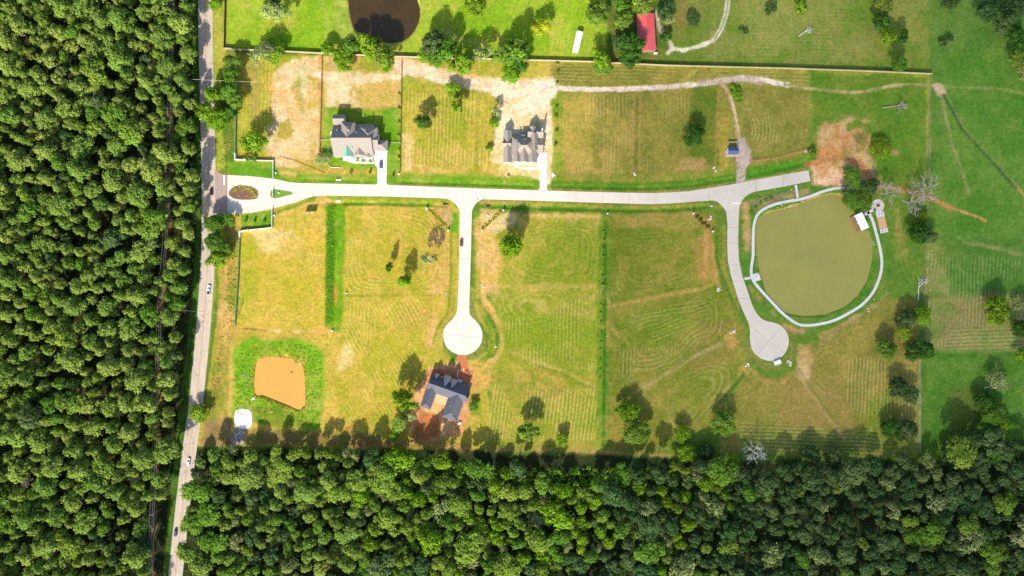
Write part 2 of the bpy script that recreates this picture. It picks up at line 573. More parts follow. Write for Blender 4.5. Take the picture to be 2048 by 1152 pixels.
# north lawn
paint([(452,-40),(1215,-40),(1215,122),(1000,118),(640,105),(452,97)], (158,190,42), (142,182,34), 3, 1)
paint([(452,-40),(1215,-40),(1215,122),(452,97)], (182,196,66), None, 6, 6, 0.6, (60,0.52,0.10))
paint([(662,-30),(700,-30),(702,30),(725,75),(690,95),(668,60)], (190,200,90), (150,170,60), 5, 4, 0.8)
stroke([(640,-10),(655,40),(662,100)], 10, (178,190,84), None, 4, 3, 0.6)
stroke([(890,60),(930,80),(970,90)], 6, (205,185,120), None, 3, 3, 0.6)
paint([(690,-60),(720,-60),(850,-60),(848,40),(825,80),(785,92),(730,84),(700,55)], (200,195,95), (170,180,70), 5, 3, 0.6)
# north-east paddock
paint([(1215,-60),(1330,-60),(1870,-60),(1862,148),(1600,136),(1330,130),(1215,124)], (112,136,46), (132,140,62), 4, 3, 1, None, 60)
paint([(1340,-20),(1860,-20),(1860,130),(1340,120)], (150,146,78), None, 8, 8, 0.5, (70,0.55,0.08))
paint([(1215,-20),(1340,-20),(1345,110),(1215,122)], (96,116,40), (130,128,60), 6, 6, 0.8)
paint([(1350,60),(1350,-10),(1380,-10),(1375,60)], (150,128,66), None, 8, 6, 0.6)
# east pasture
paint([(1858,-60),(2400,-60),(2400,900),(1840,905),(1840,700),(1858,340)], (84,124,48), (104,134,56), 4, 3, 1, None, 60)
paint([(1870,100),(2300,100),(2300,480),(1860,480)], (84,130,40), (108,140,54), 14, 10, 0.8, None, 40)
paint([(1858,590),(2070,590),(2070,705),(1845,705)], (128,140,66), (150,140,84), 10, 8, 0.9)
paint([(1900,600),(1990,590),(1990,660),(1890,680)], (150,128,84), None, 14, 10, 0.6)
paint([(1845,705),(2300,705),(2300,910),(1840,910)], (80,124,40), (100,134,50), 5, 4)
paint([(1900,780),(1960,760),(1960,900),(1890,900)], (110,112,52), None, 14, 10, 0.6)
# ---- north lots
paint([(470,106),(800,116),(1180,126),(1330,133),(1620,140),(1860,150),(1858,345),(1617,342),(1300,386),(960,377),(600,366),(470,350)], (168,172,56), (186,178,70), 3, 2)
paint([(1100,124),(1330,133),(1620,140),(1630,345),(1300,386),(1100,381)], (140,136,56), (156,146,66), 8, 4, 1, None, 50)
paint([(1620,142),(1858,150),(1856,345),(1760,420),(1620,350)], (94,132,36), (112,136,46), 8, 6, 1, None, 50)
# lot A
paint([(478,120),(548,112),(548,320),(476,312)], (184,178,52), (200,184,70), 4, 3)
paint([(492,118),(520,112),(520,240),(500,250)], (176,150,96), None, 8, 5, 0.5)
paint([(584,116),(640,112),(640,345),(555,330),(525,292),(548,240),(540,200),(545,150)], (246,214,168), (236,196,140), 5, 6, 1, None, 30)
paint([(592,205),(610,230),(598,155),(580,180)], (190,170,70), None, 5, 5, 0.8)
paint([(556,245),(578,238),(584,262),(572,284),(554,276)], (176,166,66), (196,176,86), 3, 3)
paint([(612,150),(640,145),(640,215),(618,220)], (196,176,70), (236,200,140), 5, 5, 0.9)
paint([(618,285),(632,282),(634,318),(620,322)], (194,168,70), None, 4, 4, 0.7)
stroke([(640,115),(640,340)], 7, (216,156,88), None, 3, 2, 0.8)
# lot B
paint([(646,112),(802,116),(800,228),(646,216)], (226,186,128), (204,176,84), 4, 4, 1, None, 26)
paint([(650,140),(720,142),(735,160),(740,206),(652,210)], (248,220,176), None, 5, 6, 0.9, (30,0.46,0.1))
paint([(700,165),(760,160),(798,170),(796,214),(720,212)], (206,182,84), (228,186,110), 6, 6, 0.9)
paint([(718,116),(802,118),(802,140),(720,138)], (166,168,62), None, 5, 4, 0.9)
paint([(645,214),(740,222),(800,214),(800,346),(645,338)], (122,166,36), (140,178,46), 3, 3)
paint([(776,216),(801,214),(801,345),(776,346)], (120,168,36), (142,176,52), 3, 2)
paint([(590,318),(640,322),(700,338),(756,340),(756,366),(600,362)], (190,172,64), (214,176,84), 5, 4, 0.9, None, 18)
stroke([(555,346),(600,350),(640,352),(690,350)], 6, (226,186,122), None, 3, 2, 0.9)
# lot C
paint([(806,172),(985,180),(990,350),(806,345)], (172,168,50), (194,180,66), 5, 4, 1, None, 40)
paint([(806,330),(985,330),(985,350),(806,350)], (232,192,116), (214,180,84), 5, 4, 0.9, (26,0.42,0.1))
paint([(806,270),(825,270),(825,340),(806,345)], (244,204,140), None, 5, 4, 0.9)
paint([(850,290),(980,290),(990,330),(850,335)], (210,178,84), (186,170,56), 10, 8, 0.7)
stroke([(956,200),(954,250),(953,338)], 5, (136,150,26), None, 2, 2, 0.8)
# lot D (bare soil round the second house)
paint([(996,196),(1030,182),(1100,178),(1108,250),(1120,290),(1108,372),(1092,360),(1000,350),(985,320),(990,270)], (252,226,188), (248,214,164), 4, 5, 1, None, 30)
paint([(985,330),(1080,332),(1080,352),(985,352)], (246,212,150), (214,190,96), 4, 4, 0.8, (20,0.46,0.1))
# lot E
paint([(1112,186),(1185,186),(1185,340),(1112,345)], (158,150,56), (184,164,74), 8, 5, 1, None, 40)
paint([(1104,180),(1124,180),(1128,345),(1104,350)], (124,160,36), (146,164,48), 4, 3, 0.9)
paint([(1130,250),(1240,250),(1240,345),(1130,345)], (196,166,92), None, 12, 10, 0.6, (50,0.48,0.1))
stroke([(1268,195),(1266,240),(1262,345)], 6, (180,146,90), None, 3, 2, 0.8)
stroke([(1281,195),(1278,270),(1278,340)], 5, (176,144,88), None, 3, 2, 0.7)
stroke([(1274,200),(1273,330)], 5, (104,120,40), None, 3, 2, 0.7)
paint([(1386,176),(1436,172),(1436,330),(1380,330)], (104,124,38), (122,130,46), 5, 4)
stroke([(1438,180),(1434,240),(1430,340)], 5, (184,142,86), None, 3, 2, 0.8)
paint([(1360,320),(1410,318),(1410,340),(1350,345)], (196,156,100), None, 5, 5, 0.8)
paint([(1440,230),(1458,230),(1458,340),(1436,345)], (196,168,84), (170,150,60), 4, 4, 0.9)
# lot F
paint([(1478,172),(1618,176),(1616,300),(1490,310)], (132,128,54), (150,140,66), 6, 4, 1, None, 40)
paint([(1458,172),(1478,172),(1490,205),(1465,205)], (82,126,34), None, 4, 4, 0.9)
stroke([(1500,322),(1560,314),(1618,298)], 5, (196,150,92), None, 2, 2, 0.8)
# grass verge north of the street with its ditch
paint([(455,325),(547,322),(560,352),(600,364),(454,350)], (104,158,30), (122,170,42), 2, 1)
stroke([(600,358),(690,360),(800,359),(900,364),(985,366),(1070,370)], 22, (118,162,36), (134,168,44), 3, 2)
stroke([(800,349),(900,352),(985,354),(1060,357)], 7, (130,172,36), None, 3, 3, 0.8, (20,0.42,0.1))
stroke([(800,365),(985,371),(1065,374)], 5, (92,140,36), None, 2, 1, 0.8)
stroke([(1108,368),(1180,372),(1300,373),(1370,368),(1472,354)], 17, (86,134,32), (104,142,38), 3, 2)
stroke([(1108,355),(1180,356),(1300,360),(1380,352),(1470,340)], 12, (128,150,46), (168,156,70), 4, 4, 0.9)
stroke([(1500,348),(1560,335),(1614,322)], 24, (80,136,30), (100,144,40), 4, 3)
stroke([(600,371),(800,372),(960,379),(1180,386),(1310,388),(1380,384),(1490,364),(1615,343)], 6, (206,170,110), None, 2, 1, 0.75, (20,0.36,0.1))
# north track of pale soil
stroke([(590,125),(620,140),(650,152),(720,160),(800,150)], 16, (250,222,182), (240,204,156), 4, 4)
stroke([(800,128),(840,140),(875,150),(920,160),(960,168),(1030,172),(1100,172)], 30, (252,222,188), (244,204,166), 5, 4, 1, None, 16)
stroke([(1000,178),(1060,182),(1100,185)], 30, (250,222,186), None, 5, 5)
stroke([(1080,172),(1130,177),(1180,179),(1250,178),(1340,174),(1400,168),(1440,162),(1480,156),(1530,161),(1575,170)], 10, (238,214,190), (222,194,170), 2, 1.5)
stroke([(1400,166),(1440,160),(1490,157),(1520,162)], 14, (190,162,138), None, 3, 3, 0.8)
stroke([(1570,169),(1610,176),(1650,180),(1700,185),(1730,183),(1780,172),(1820,168),(1862,171)], 6, (190,172,122), (160,150,96), 2, 1)
stroke([(1862,172),(1920,174),(2000,177),(2060,190)], 5, (150,148,84), None, 2, 2, 0.7)
paint([(1864,168),(1880,168),(1893,186),(1878,192)], (214,176,146), None, 3, 3, 0.9)
stroke([(1440,165),(1458,185),(1467,220),(1474,255),(1480,282)], 7, (196,160,124), None, 2, 2)
stroke([(1461,190),(1470,225),(1478,260)], 1.6, (232,206,176), None, 1, 1)
paint([(1473,280),(1488,276),(1500,300),(1504,320),(1492,335),(1490,364),(1474,367),(1472,330)], (196,172,152), (186,160,138), 2, 2)
stroke([(1430,145),(1395,160),(1360,180)], 3, (176,166,84), None, 3, 2, 0.6)
stroke([(1392,140),(1362,165)], 6, (190,176,90), None, 3, 2, 0.7)
# top-right stone track
stroke([(1457,-10),(1452,28),(1442,58),(1428,78),(1412,87)], 8, (172,168,120), None, 2, 1, 0.9)
stroke([(1454,-10),(1449,28),(1439,57),(1426,77)], 2.2, (216,208,186), None, 1, 0.5)
stroke([(1461,-10),(1456,28),(1446,58),(1432,80)], 2.2, (216,208,186), None, 1, 0.5)
stroke([(1425,82),(1395,94),(1365,100),(1345,96),(1340,84)], 8, (222,208,176), None, 2, 2)
stroke([(1345,98),(1335,106)], 9, (222,204,172), None, 2, 2, 0.9)
stroke([(1312,25),(1318,50),(1326,70)], 8, (206,190,164), None, 2, 2, 0.9)
# dust and orange soil by the end of the street
paint([(1640,240),(1680,238),(1700,255),(1730,250),(1742,285),(1735,310),(1742,345),(1752,372),(1700,360),(1640,330),(1632,300)], (208,156,106), (200,138,86), 9, 15, 1, None, 14)
paint([(1636,236),(1745,236),(1760,372),(1636,340)], (210,170,124), None, 10, 10, 0.8, (26,0.52,0.08))
paint([(1640,300),(1680,300),(1690,330),(1640,325)], (214,142,88), None, 8, 6, 0.9)
paint([(1704,268),(1728,262),(1732,285),(1712,290)], (104,112,48), None, 5, 4, 0.8)
paint([(1618,330),(1700,322),(1720,350),(1700,372),(1650,378),(1625,372)], (236,190,150), (214,160,110), 4, 4, 1, None, 18)
stroke([(1615,328),(1650,320),(1690,316),(1715,326),(1735,350),(1748,372)], 8, (184,110,72), (204,132,90), 3, 2)
stroke([(1742,350),(1762,372),(1790,378),(1830,384),(1862,396)], 9, (190,138,92), None, 5, 6, 0.75, (16,0.42,0.1))
paint([(1660,250),(1740,250),(1750,360),(1650,320)], (120,128,56), None, 6, 8, 0.6, (20,0.58,0.06))
paint([(1770,296),(1800,302),(1798,310),(1772,308)], (196,144,96), None, 4, 4, 0.8)
stroke([(1762,370),(1790,378),(1820,385)], 8, (178,140,84), None, 4, 4, 0.7)
stroke([(1860,394),(1885,408),(1915,420),(1945,430),(1972,442)], 5, (208,142,90), (222,158,104), 2, 2)
stroke([(1866,398),(1900,416)], 9, (190,140,84), None, 4, 3, 0.8)
stroke([(2025,365),(2040,380),(2056,400)], 5, (190,150,96), None, 2, 2, 0.8)
# wheel tracks and paths in the east pasture
stroke([(1861,150),(1859,200),(1857,345)], 8, (156,154,92), (120,136,64), 2, 2, 0.9)
stroke([(1882,190),(1892,235),(1905,290),(1925,345),(1937,385)], 5, (168,152,104), (136,138,76), 2, 1.5, 0.95)
stroke([(1888,190),(1925,260),(1990,330),(2030,375)], 6, (72,104,50), None, 2, 2, 0.9)
stroke([(1892,188),(1930,258),(1995,328),(2034,372)], 2.5, (136,140,82), None, 1.5, 1, 0.8)
stroke([(1928,485),(1960,490),(2000,498),(2048,512)], 6, (150,150,92), None, 4, 4, 0.7)
stroke([(1908,440),(1912,470),(1935,490)], 4, (128,148,76), None, 3, 2, 0.6)
paint([(1850,480),(1890,480),(1900,590),(1848,590)], (118,138,56), (150,146,86), 5, 4, 0.8)
stroke([(1840,720),(1840,905)], 2.5, (206,188,150), None, 1, 0.5, 0.9)
stroke([(1834,720),(1834,905)], 5, (150,136,92), None, 1.5, 1, 0.8)
# ---- south lots
paint([(455,430),(600,402),(640,392),(900,398),(925,430),(920,620),(890,650),(885,700),(900,720),(960,720),(1000,900),(380,890),(410,820),(440,600),(430,430)], (196,178,66), (212,184,80), 3, 2, 1, None, 60)
paint([(412,820),(440,600),(452,440),(482,460),(478,660),(462,690),(455,860),(400,888)], (190,164,76), (150,158,52), 4, 4, 1, None, 26)
stroke([(425,520),(420,600),(408,700),(392,800),(380,888)], 20, (140,166,42), (156,172,52), 3, 2)
stroke([(452,520),(448,600),(440,660)], 8, (226,180,120), (200,160,96), 4, 4, 0.8)
stroke([(440,730),(432,770),(424,830)], 12, (150,118,80), None, 4, 4, 0.7, (18,0.44,0.1))
paint([(440,600),(456,610),(470,640),(452,690),(440,680)], (228,184,112), None, 5, 5, 0.8, (20,0.42,0.1))
# S1
paint([(482,462),(546,456),(560,425),(640,402),(654,415),(650,656),(474,654)], (216,184,76), (204,184,58), 4, 3, 1, None, 40)
paint([(505,462),(560,450),(590,470),(570,500),(520,500)], (246,216,150), (232,196,110), 8, 8, 0.9)
paint([(482,500),(512,480),(512,640),(478,645)], (176,178,40), None, 9, 8, 0.7)
paint([(560,440),(650,420),(650,520),(560,540)], (226,190,100), None, 12, 10, 0.7, (40,0.45,0.1))
stroke([(548,434),(600,412),(655,404)], 7, (206,156,76), (232,196,110), 3, 2, 0.9)
stroke([(500,345),(548,348)], 10, (100,156,28), None, 3, 2, 0.4)
paint([(482,430),(546,420),(546,454),(482,460)], (104,160,28), (124,172,40), 2, 1)
stroke([(546,428),(590,412),(632,396)], 7, (116,156,36), None, 3, 2, 0.9)
stroke([(490,660),(560,662),(620,664),(658,658)], 8, (240,204,130), (216,170,80), 4, 4, 0.9)
stroke([(490,657),(525,660),(545,664)], 3, (120,96,40), None, 2, 3, 0.7)
stroke([(470,672),(560,674),(680,668)], 5, (214,172,80), None, 3, 2, 0.8)
# weedy drain strip
paint([(653,410),(664,404),(692,412),(686,585),(690,620),(682,662),(650,660)], (112,164,24), (138,172,40), 3, 4)
paint([(655,412),(668,412),(666,640),(650,652)], (70,126,20), (92,146,28), 3, 3)
stroke([(672,575),(670,608)], 5, (228,150,60), None, 2, 2, 0.9)
# S2
paint([(694,418),(860,415),(895,460),(888,590),(690,585)], (206,182,76), (192,176,56), 4, 3, 1, None, 34)
paint([(855,420),(900,470),(900,590),(855,600)], (226,180,112), (206,172,76), 8, 7, 0.9)
stroke([(690,592),(760,592),(880,590)], 4, (150,156,40), None, 2, 2, 0.7)
stroke([(640,395),(750,398),(895,404)], 12, (150,170,44), (172,172,60), 3, 2)
stroke([(690,408),(760,407),(860,411)], 7, (96,150,28), None, 2, 2, 0.9)
stroke([(640,398),(655,404)], 14, (232,186,116), None, 4, 3, 0.7)
# S3
paint([(690,596),(880,596),(880,660),(850,740),(790,830),(680,865),(672,800),(676,690)], (190,178,54), (206,182,70), 4, 4, 1, None, 40)
paint([(676,700),(700,690),(702,730),(676,745)], (240,208,140), None, 8, 8, 0.9)
paint([(848,620),(880,630),(872,690),(850,700)], (236,188,124), None, 8, 6, 0.8)
paint([(800,610),(870,605),(860,660),(800,670)], (200,170,70), None, 10, 8, 0.7)
paint([(760,720),(850,690),(830,760),(780,800)], (184,176,44), None, 12, 8, 0.7)
stroke([(690,860),(740,830),(790,790),(830,745)], 5, (206,142,80), None, 3, 2, 0.8)
# pond meadow
paint([(484,684),(520,677),(580,677),(630,686),(645,705),(650,760),(652,820),(640,856),(612,862),(560,848),(510,842),(476,848),(463,826),(464,770),(466,705)], (124,176,30), (146,186,48), 6, 6, 1, None, 18)
paint([(500,690),(590,690),(590,714),(505,716)], (146,168,36), (190,182,60), 5, 4, 0.8, (22,0.46,0.1))
paint([(502,812),(560,812),(620,850),(560,858),(505,840)], (150,150,50), (110,136,34), 5, 4, 0.8)
stroke([(462,690),(462,760),(458,850)], 6, (222,186,106), None, 3, 2, 0.8)
paint([(506,715),(612,712),(615,820),(595,826),(505,795)], (160,150,40), None, 4, 3, 0.6)
paint([(474,850),(492,850),(492,888),(456,888)], (214,200,184), (176,160,140), 2, 3)
paint([(410,840),(466,838),(462,892),(402,890)], (176,138,100), (150,126,80), 5, 4, 0.9)
paint([(500,858),(760,868),(760,896),(490,890)], (150,124,76), (130,124,60), 6, 4, 0.9)
# cul-de-sac surrounds
stroke([(905,440),(906,560),(902,620),(880,655),(876,690),(895,715)], 12, (172,166,60), (196,176,76), 3, 2)
stroke([(902,460),(902,560),(896,625),(872,660),(866,690)], 4, (128,144,34), None, 2, 1, 0.8)
stroke([(954,470),(952,600),(965,640),(985,670),(984,700),(960,722)], 12, (154,162,50), (176,166,60), 3, 2)
stroke([(951,500),(949,600)], 4, (104,150,20), None, 2, 1, 0.9)
stroke([(962,620),(980,655),(986,690),(975,712),(950,728)], 7, (116,154,28), None, 3, 2, 0.9)
stroke([(962,470),(968,540),(968,600),(985,625),(1003,655),(1010,690),(990,720),(965,740)], 12, (238,190,116), (216,178,84), 4, 4, 0.9)
stroke([(890,470),(890,560),(880,610),(858,650),(855,690)], 6, (232,178,106), (216,176,80), 3, 3, 0.9)
paint([(902,425),(916,425),(916,465),(902,465)], (98,168,20), None, 3, 2)
paint([(948,422),(962,425),(964,455),(950,462)], (116,166,36), None, 3, 2, 0.9)
# corner planting beds
paint([(858,415),(898,406),(906,440),(897,458)], (206,170,120), (196,164,76), 3, 3, 0.95)
paint([(960,412),(1005,418),(965,458),(958,440)], (214,172,130), (206,176,100), 3, 3, 0.95)
# red soil round the third house
paint([(855,738),(890,722),(945,735),(962,770),(940,830),(930,870),(830,885),(815,860),(822,815),(838,770)], (236,160,112), (246,188,138), 4, 5, 1, None, 18)
paint([(862,742),(905,735),(945,742),(940,772),(860,750)], (222,136,98), (230,150,108), 3, 4)
paint([(915,708),(932,708),(935,740),(915,742)], (226,160,120), None, 2, 2)
paint([(840,822),(880,830),(880,880),(820,878)], (214,124,76), (190,120,76), 5, 5, 0.9)
paint([(866,786),(888,792),(880,830),(862,820)], (250,204,140), None, 3, 3, 0.9)
paint([(700,880),(940,884),(940,898),(700,895)], (190,128,84), (170,140,76), 5, 3, 0.8)
paint([(950,720),(985,730),(970,800),(945,860),(930,880),(940,800)], (196,180,66), (216,170,90), 5, 5, 0.8)
paint([(936,790),(962,790),(965,835),(944,830)], (130,160,36), None, 5, 4, 0.8)
# S4
paint([(985,430),(1200,425),(1202,898),(975,895),(985,740),(1010,690),(1005,640),(980,600)], (150,158,46), (168,166,54), 6, 4, 1, None, 50)
paint([(948,440),(985,430),(1000,520),(1000,590),(960,590)], (238,190,124), (220,182,90), 7, 6, 0.95)
paint([(960,430),(1040,425),(1030,450),(975,470)], (240,208,152), None, 6, 5, 0.85)
paint([(1030,425),(1200,428),(1200,450),(1040,452)], (216,182,110), (170,166,56), 6, 5, 0.8, (30,0.45,0.1))
paint([(1060,450),(1195,445),(1195,570),(1060,575)], (132,152,34), (150,156,46), 12, 8, 0.85)
paint([(990,590),(1195,585),(1195,640),(1000,660)], (156,160,46), (180,170,76), 8, 6, 0.8)
paint([(1000,620),(1195,640),(1195,700),(1000,700)], (138,158,32), None, 12, 8, 0.7)
paint([(985,735),(1130,740),(1150,800),(985,800)], (160,152,56), (184,160,72), 10, 8, 0.7)
paint([(980,570),(1200,568),(1200,578),(980,578)], (206,176,96), None, 4, 3, 0.6)
stroke([(1010,700),(1080,725),(1140,748),(1200,780)], 6, (196,170,86), None, 3, 2, 0.7)
stroke([(1072,728),(1130,750),(1200,782)], 4, (108,142,28), None, 2, 2, 0.8)
stroke([(960,404),(1060,408),(1180,412)], 12, (160,158,62), (180,164,80), 3, 2)
stroke([(965,413),(1060,416),(1180,419),(1300,422),(1380,417),(1425,411)], 9, (84,136,28), (98,144,32), 2, 2)
stroke([(1050,432),(1150,433),(1205,434)], 7, (224,184,116), None, 3, 3, 0.8)
stroke([(980,900),(1100,898),(1250,906),(1360,912)], 7, (196,158,104), (176,150,84), 3, 2, 0.9)
paint([(960,880),(1350,890),(1360,905),(960,900)], (150,146,60), None, 5, 3, 0.6)
# centre drain line
stroke([(1209,440),(1206,550),(1204,700),(1202,890)], 22, (112,146,34), (130,150,42), 3, 2)
stroke([(1212,440),(1211,560),(1210,700),(1208,890)], 7, (64,126,26), None, 2, 1)
stroke([(1218,600),(1216,680)], 7, (196,162,92), None, 3, 3, 0.7)
# S5
paint([(1216,430),(1420,425),(1452,470),(1456,560),(1390,590),(1222,615)], (116,132,38), (136,138,48), 6, 4, 1, None, 50)
paint([(1216,425),(1390,420),(1400,450),(1370,462),(1230,455)], (180,152,82), (160,148,66), 6, 6, 0.9)
paint([(1365,440),(1425,430),(1432,560),(1400,560),(1385,500)], (190,146,80), (170,140,66), 8, 8, 0.9, (40,0.42,0.1))
stroke([(1414,462),(1412,520),(1414,555)], 6, (206,152,98), None, 3, 3, 0.9)
stroke([(1426,490),(1432,545),(1438,575),(1450,620)], 6, (204,158,98), None, 3, 3, 0.85)
stroke([(1434,460),(1434,520),(1446,560),(1462,610)], 9, (78,126,32), (96,130,40), 3, 2)
stroke([(1448,450),(1448,520),(1458,562),(1478,620)], 6, (150,146,62), None, 2, 2, 0.8)
stroke([(1216,614),(1290,600),(1345,588),(1400,578),(1430,566)], 8, (176,148,74), (196,158,90), 4, 3, 0.85)
stroke([(1180,410),(1300,414),(1400,408),(1440,415)], 8, (140,148,58), (166,150,66), 3, 2, 0.9)
paint([(1290,500),(1350,495),(1350,560),(1280,570)], (176,150,76), None, 14, 10, 0.5, (24,0.5,0.08))
# S6
paint([(1216,620),(1300,604),(1450,575),(1490,660),(1500,740),(1460,770),(1440,850),(1300,900),(1216,898)], (126,132,44), (146,140,58), 6, 4, 1, None, 50)
paint([(1230,630),(1340,610),(1380,640),(1330,690),(1240,690)], (106,134,28), (124,140,40), 12, 8, 0.8)
paint([(1400,640),(1465,640),(1470,720),(1420,740),(1370,740)], (146,128,62), None, 12, 8, 0.7)
stroke([(1225,660),(1270,700),(1310,735)], 5, (170,146,78), None, 4, 3, 0.6)
stroke([(1270,785),(1330,750),(1370,722),(1440,688)], 7, (184,162,106), None, 4, 3, 0.7)
stroke([(1345,738),(1400,700),(1460,665)], 4, (98,122,36), None, 3, 2, 0.7)
stroke([(1440,805),(1470,770),(1488,748)], 4, (80,104,36), None, 2, 1.5, 0.9)
stroke([(1434,800),(1465,765),(1482,744)], 4, (180,148,90), None, 2, 2, 0.7)
paint([(1440,660),(1470,650),(1480,700),(1500,745),(1490,750)], (196,154,86), None, 5, 4, 0.8, (24,0.42,0.1))
# S7
paint([(1490,750),(1560,755),(1600,730),(1620,690),(1700,650),(1760,600),(1835,600),(1832,915),(1440,905),(1450,810)], (140,132,58), (156,142,66), 6, 5, 1, None, 50)
paint([(1560,770),(1680,760),(1700,860),(1560,850)], (164,136,78), None, 16, 10, 0.6)
paint([(1480,860),(1830,870),(1830,915),(1480,905)], (110,130,50), (128,134,56), 10, 6, 0.8)
paint([(1740,800),(1780,790),(1780,880),(1720,870)], (112,140,34), None, 14, 8, 0.7)
paint([(1760,640),(1830,610),(1830,700),(1740,720)], (110,116,52), (140,124,66), 10, 8, 0.7)
paint([(1598,690),(1620,690),(1628,720),(1612,770),(1590,745)], (214,180,132), (200,160,104), 5, 5, 0.9)
stroke([(1592,740),(1620,785),(1660,840),(1690,880)], 5, (180,150,104), None, 2, 2, 0.7)
stroke([(1597,737),(1625,780),(1665,835)], 3, (96,112,48), None, 2, 1, 0.6)
stroke([(1500,740),(1525,762),(1560,766),(1590,745)], 9, (190,152,84), (160,140,70), 3, 3, 0.85)
paint([(1755,580),(1785,585),(1765,600),(1700,650),(1640,690),(1640,675),(1720,620)], (170,146,92), (148,136,70), 4, 4, 0.85)
stroke([(1640,672),(1700,640),(1740,610)], 5, (196,150,100), None, 3, 3, 0.7)
# round the second bulb and the east pond
stroke([(1490,690),(1505,715),(1530,733),(1560,733),(1585,712),(1590,680),(1580,655)], 16, (120,130,54), (136,138,64), 3, 2)
stroke([(1498,640),(1470,590),(1460,560)], 6, (140,136,56), None, 3, 2, 0.6)
paint([(1492,395),(1540,383),(1600,372),(1660,372),(1700,380),(1745,420),(1775,470),(1785,540),(1770,590),(1720,625),(1660,650),(1610,660),(1570,645),(1520,610),(1492,570),(1482,520),(1480,430)], (86,130,40), (104,138,50), 4, 3, 1, None, 20)
paint([(1480,402),(1498,402),(1502,440),(1500,500),(1488,510),(1486,440)], (208,162,112), (190,160,100), 4, 4, 0.9)
paint([(1500,402),(1560,385),(1620,375),(1620,388),(1560,402),(1516,420)], (150,128,100), (180,160,100), 3, 3, 0.9)
paint([(1512,440),(1522,440),(1520,545),(1512,530)], (176,150,86), (130,136,60), 3, 3, 0.8)
stroke([(1530,428),(1570,418),(1600,408),(1640,392),(1690,390)], 7, (214,168,110), (190,160,90), 3, 3, 0.8)
stroke([(1500,575),(1540,620),(1570,648)], 8, (190,146,100), None, 4, 4, 0.6, (20,0.44,0.1))
stroke([(1572,652),(1590,660),(1605,662)], 10, (206,156,112), None, 4, 4, 0.7)
paint([(1795,460),(1815,460),(1815,530),(1790,510)], (140,146,64), None, 6, 5, 0.7)
stroke([(1795,420),(1798,470),(1810,500)], 9, (170,148,84), (140,140,60), 4, 4, 0.8)
stroke([(1830,590),(1822,640)], 6, (160,140,84), None, 3, 3, 0.5)
# wet pond beds
PONDS = {
 'north': [(690,-40),(697,0),(700,25),(706,50),(716,63),(732,76),(758,83),(785,84),(802,81),(819,71),(831,54),(838,34),(838,18),(832,-2),(815,-40),(760,-60)],
 'orange': [(515,719),(530,715),(548,714),(575,716),(585,718),(590,726),(600.7,727),(607.5,748),(609,780),(608.5,809),(597,818),(575,809),(542,796),(524.5,789.5),(513,789.5),(509,772),(511,740.6)],
 'east': [(1516,450),(1514,480),(1516,512),(1523,548),(1536,588),(1555,613),(1578,625),(1608,630),(1650,627),(1688,612),(1714,590),(1733,560),(1742,522),(1744,486),(1737,464),(1724,458),(1708,428),(1694,418),(1688,404),(1684,394),(1665,391),(1640,395),(1612,406),(1590,415),(1560,422),(1532,430),(1519,438)],
}
for k, c in (('north', (120,92,56)), ('orange', (190,130,60)), ('east', (118,112,60))):
    paint(PONDS[k], c, None, 2, 0.5)
ZG += 0.10 * (fbm(PX, PY, 60, 901, 3) - 1.0)        # gentle lie of the land, never above 0
for k in PONDS:
    dig(PONDS[k], 1.8, 0, 7, 'poly', 0.3)
# ditches beside the streets
for pts, dp, w, fe in (
    ([(800,364),(985,369),(1065,373)], 0.8, 2, 7), ([(1108,372),(1300,376),(1380,371),(1465,357)], 0.8, 2, 7),
    ([(600,358),(745,362)], 0.5, 2, 6), ([(1500,350),(1610,326)], 0.8, 2, 8),
    ([(655,405),(860,409),(890,410)], 0.9, 2, 6), ([(975,413),(1180,418),(1300,421),(1385,416),(1422,411)], 0.9, 2, 6),
    ([(903,470),(903,560),(895,625),(870,665)], 0.5, 1, 5), ([(950,480),(949,600)], 0.6, 1, 4), ([(962,622),(981,655),(986,690),(972,714)], 0.6, 1, 5),
    ([(1436,470),(1437,520),(1450,560),(1470,605)], 0.8, 2, 6), ([(1494,690),(1508,716),(1530,731)], 0.5, 1, 5),
    ([(1212,440),(1211,560),(1210,700),(1208,890)], 0.7, 2, 6), ([(672,410),(670,655)], 0.7, 8, 8),
    ([(392,-20),(396,200),(399,330),(398,480),(388,600),(374,720),(360,830)], 0.7, 2, 7),
    ([(1072,728),(1200,782)], 0.3, 1, 4), ([(1440,805),(1488,748)], 0.4, 1, 4), ([(1520,392),(1600,374)], 0.5, 2, 5)):
    dig(pts, dp, w, fe)
# loose rough soil on bare ground
bare = sstep(0.20, 0.34, COL[..., 0]) * sstep(0.0, 0.08, COL[..., 2])
ZG -= bare * 0.22 * fbm(PX, PY, 9, 955, 3)

# ---- mown rounds
mow([(694,418),(858,418),(892,462),(886,586),(692,584)], 1.0, 'in')
mow([(692,598),(845,598),(850,700),(780,830),(685,850)], 0.7, 'straight', -28, (60,0.5,0.1))
mow([(696,600),(760,600),(760,690),(692,690)], 0.8, 'straight', 4)
mow([(485,470),(648,450),(648,652),(478,650)], 0.5, 'in')
mow([(810,180),(982,184),(982,330),(808,330)], 0.75, 'straight', 2, (50,0.48,0.1))
mow([(480,125),(545,120),(545,310),(480,305)], 0.45, 'straight', 2, (50,0.4,0.1))
mow([(985,585),(1130,575),(1135,620),(1110,645),(1020,650),(990,620)], 0.6, 'in', 0, (60,0.35,0.15))
mow([(1010,640),(1198,580),(1198,740),(1030,735)], 0.7, 'straight', 1, (50,0.46,0.1))
mow([(985,768),(1195,772),(1195,880),(975,880)], 1.0, 'straight', 8, (50,0.40,0.12))
mow([(1050,450),(1195,450),(1195,570),(1000,565)], 0.6, 'in')
mow([(1235,465),(1370,460),(1390,570),(1230,600)], 0.6, 'in')
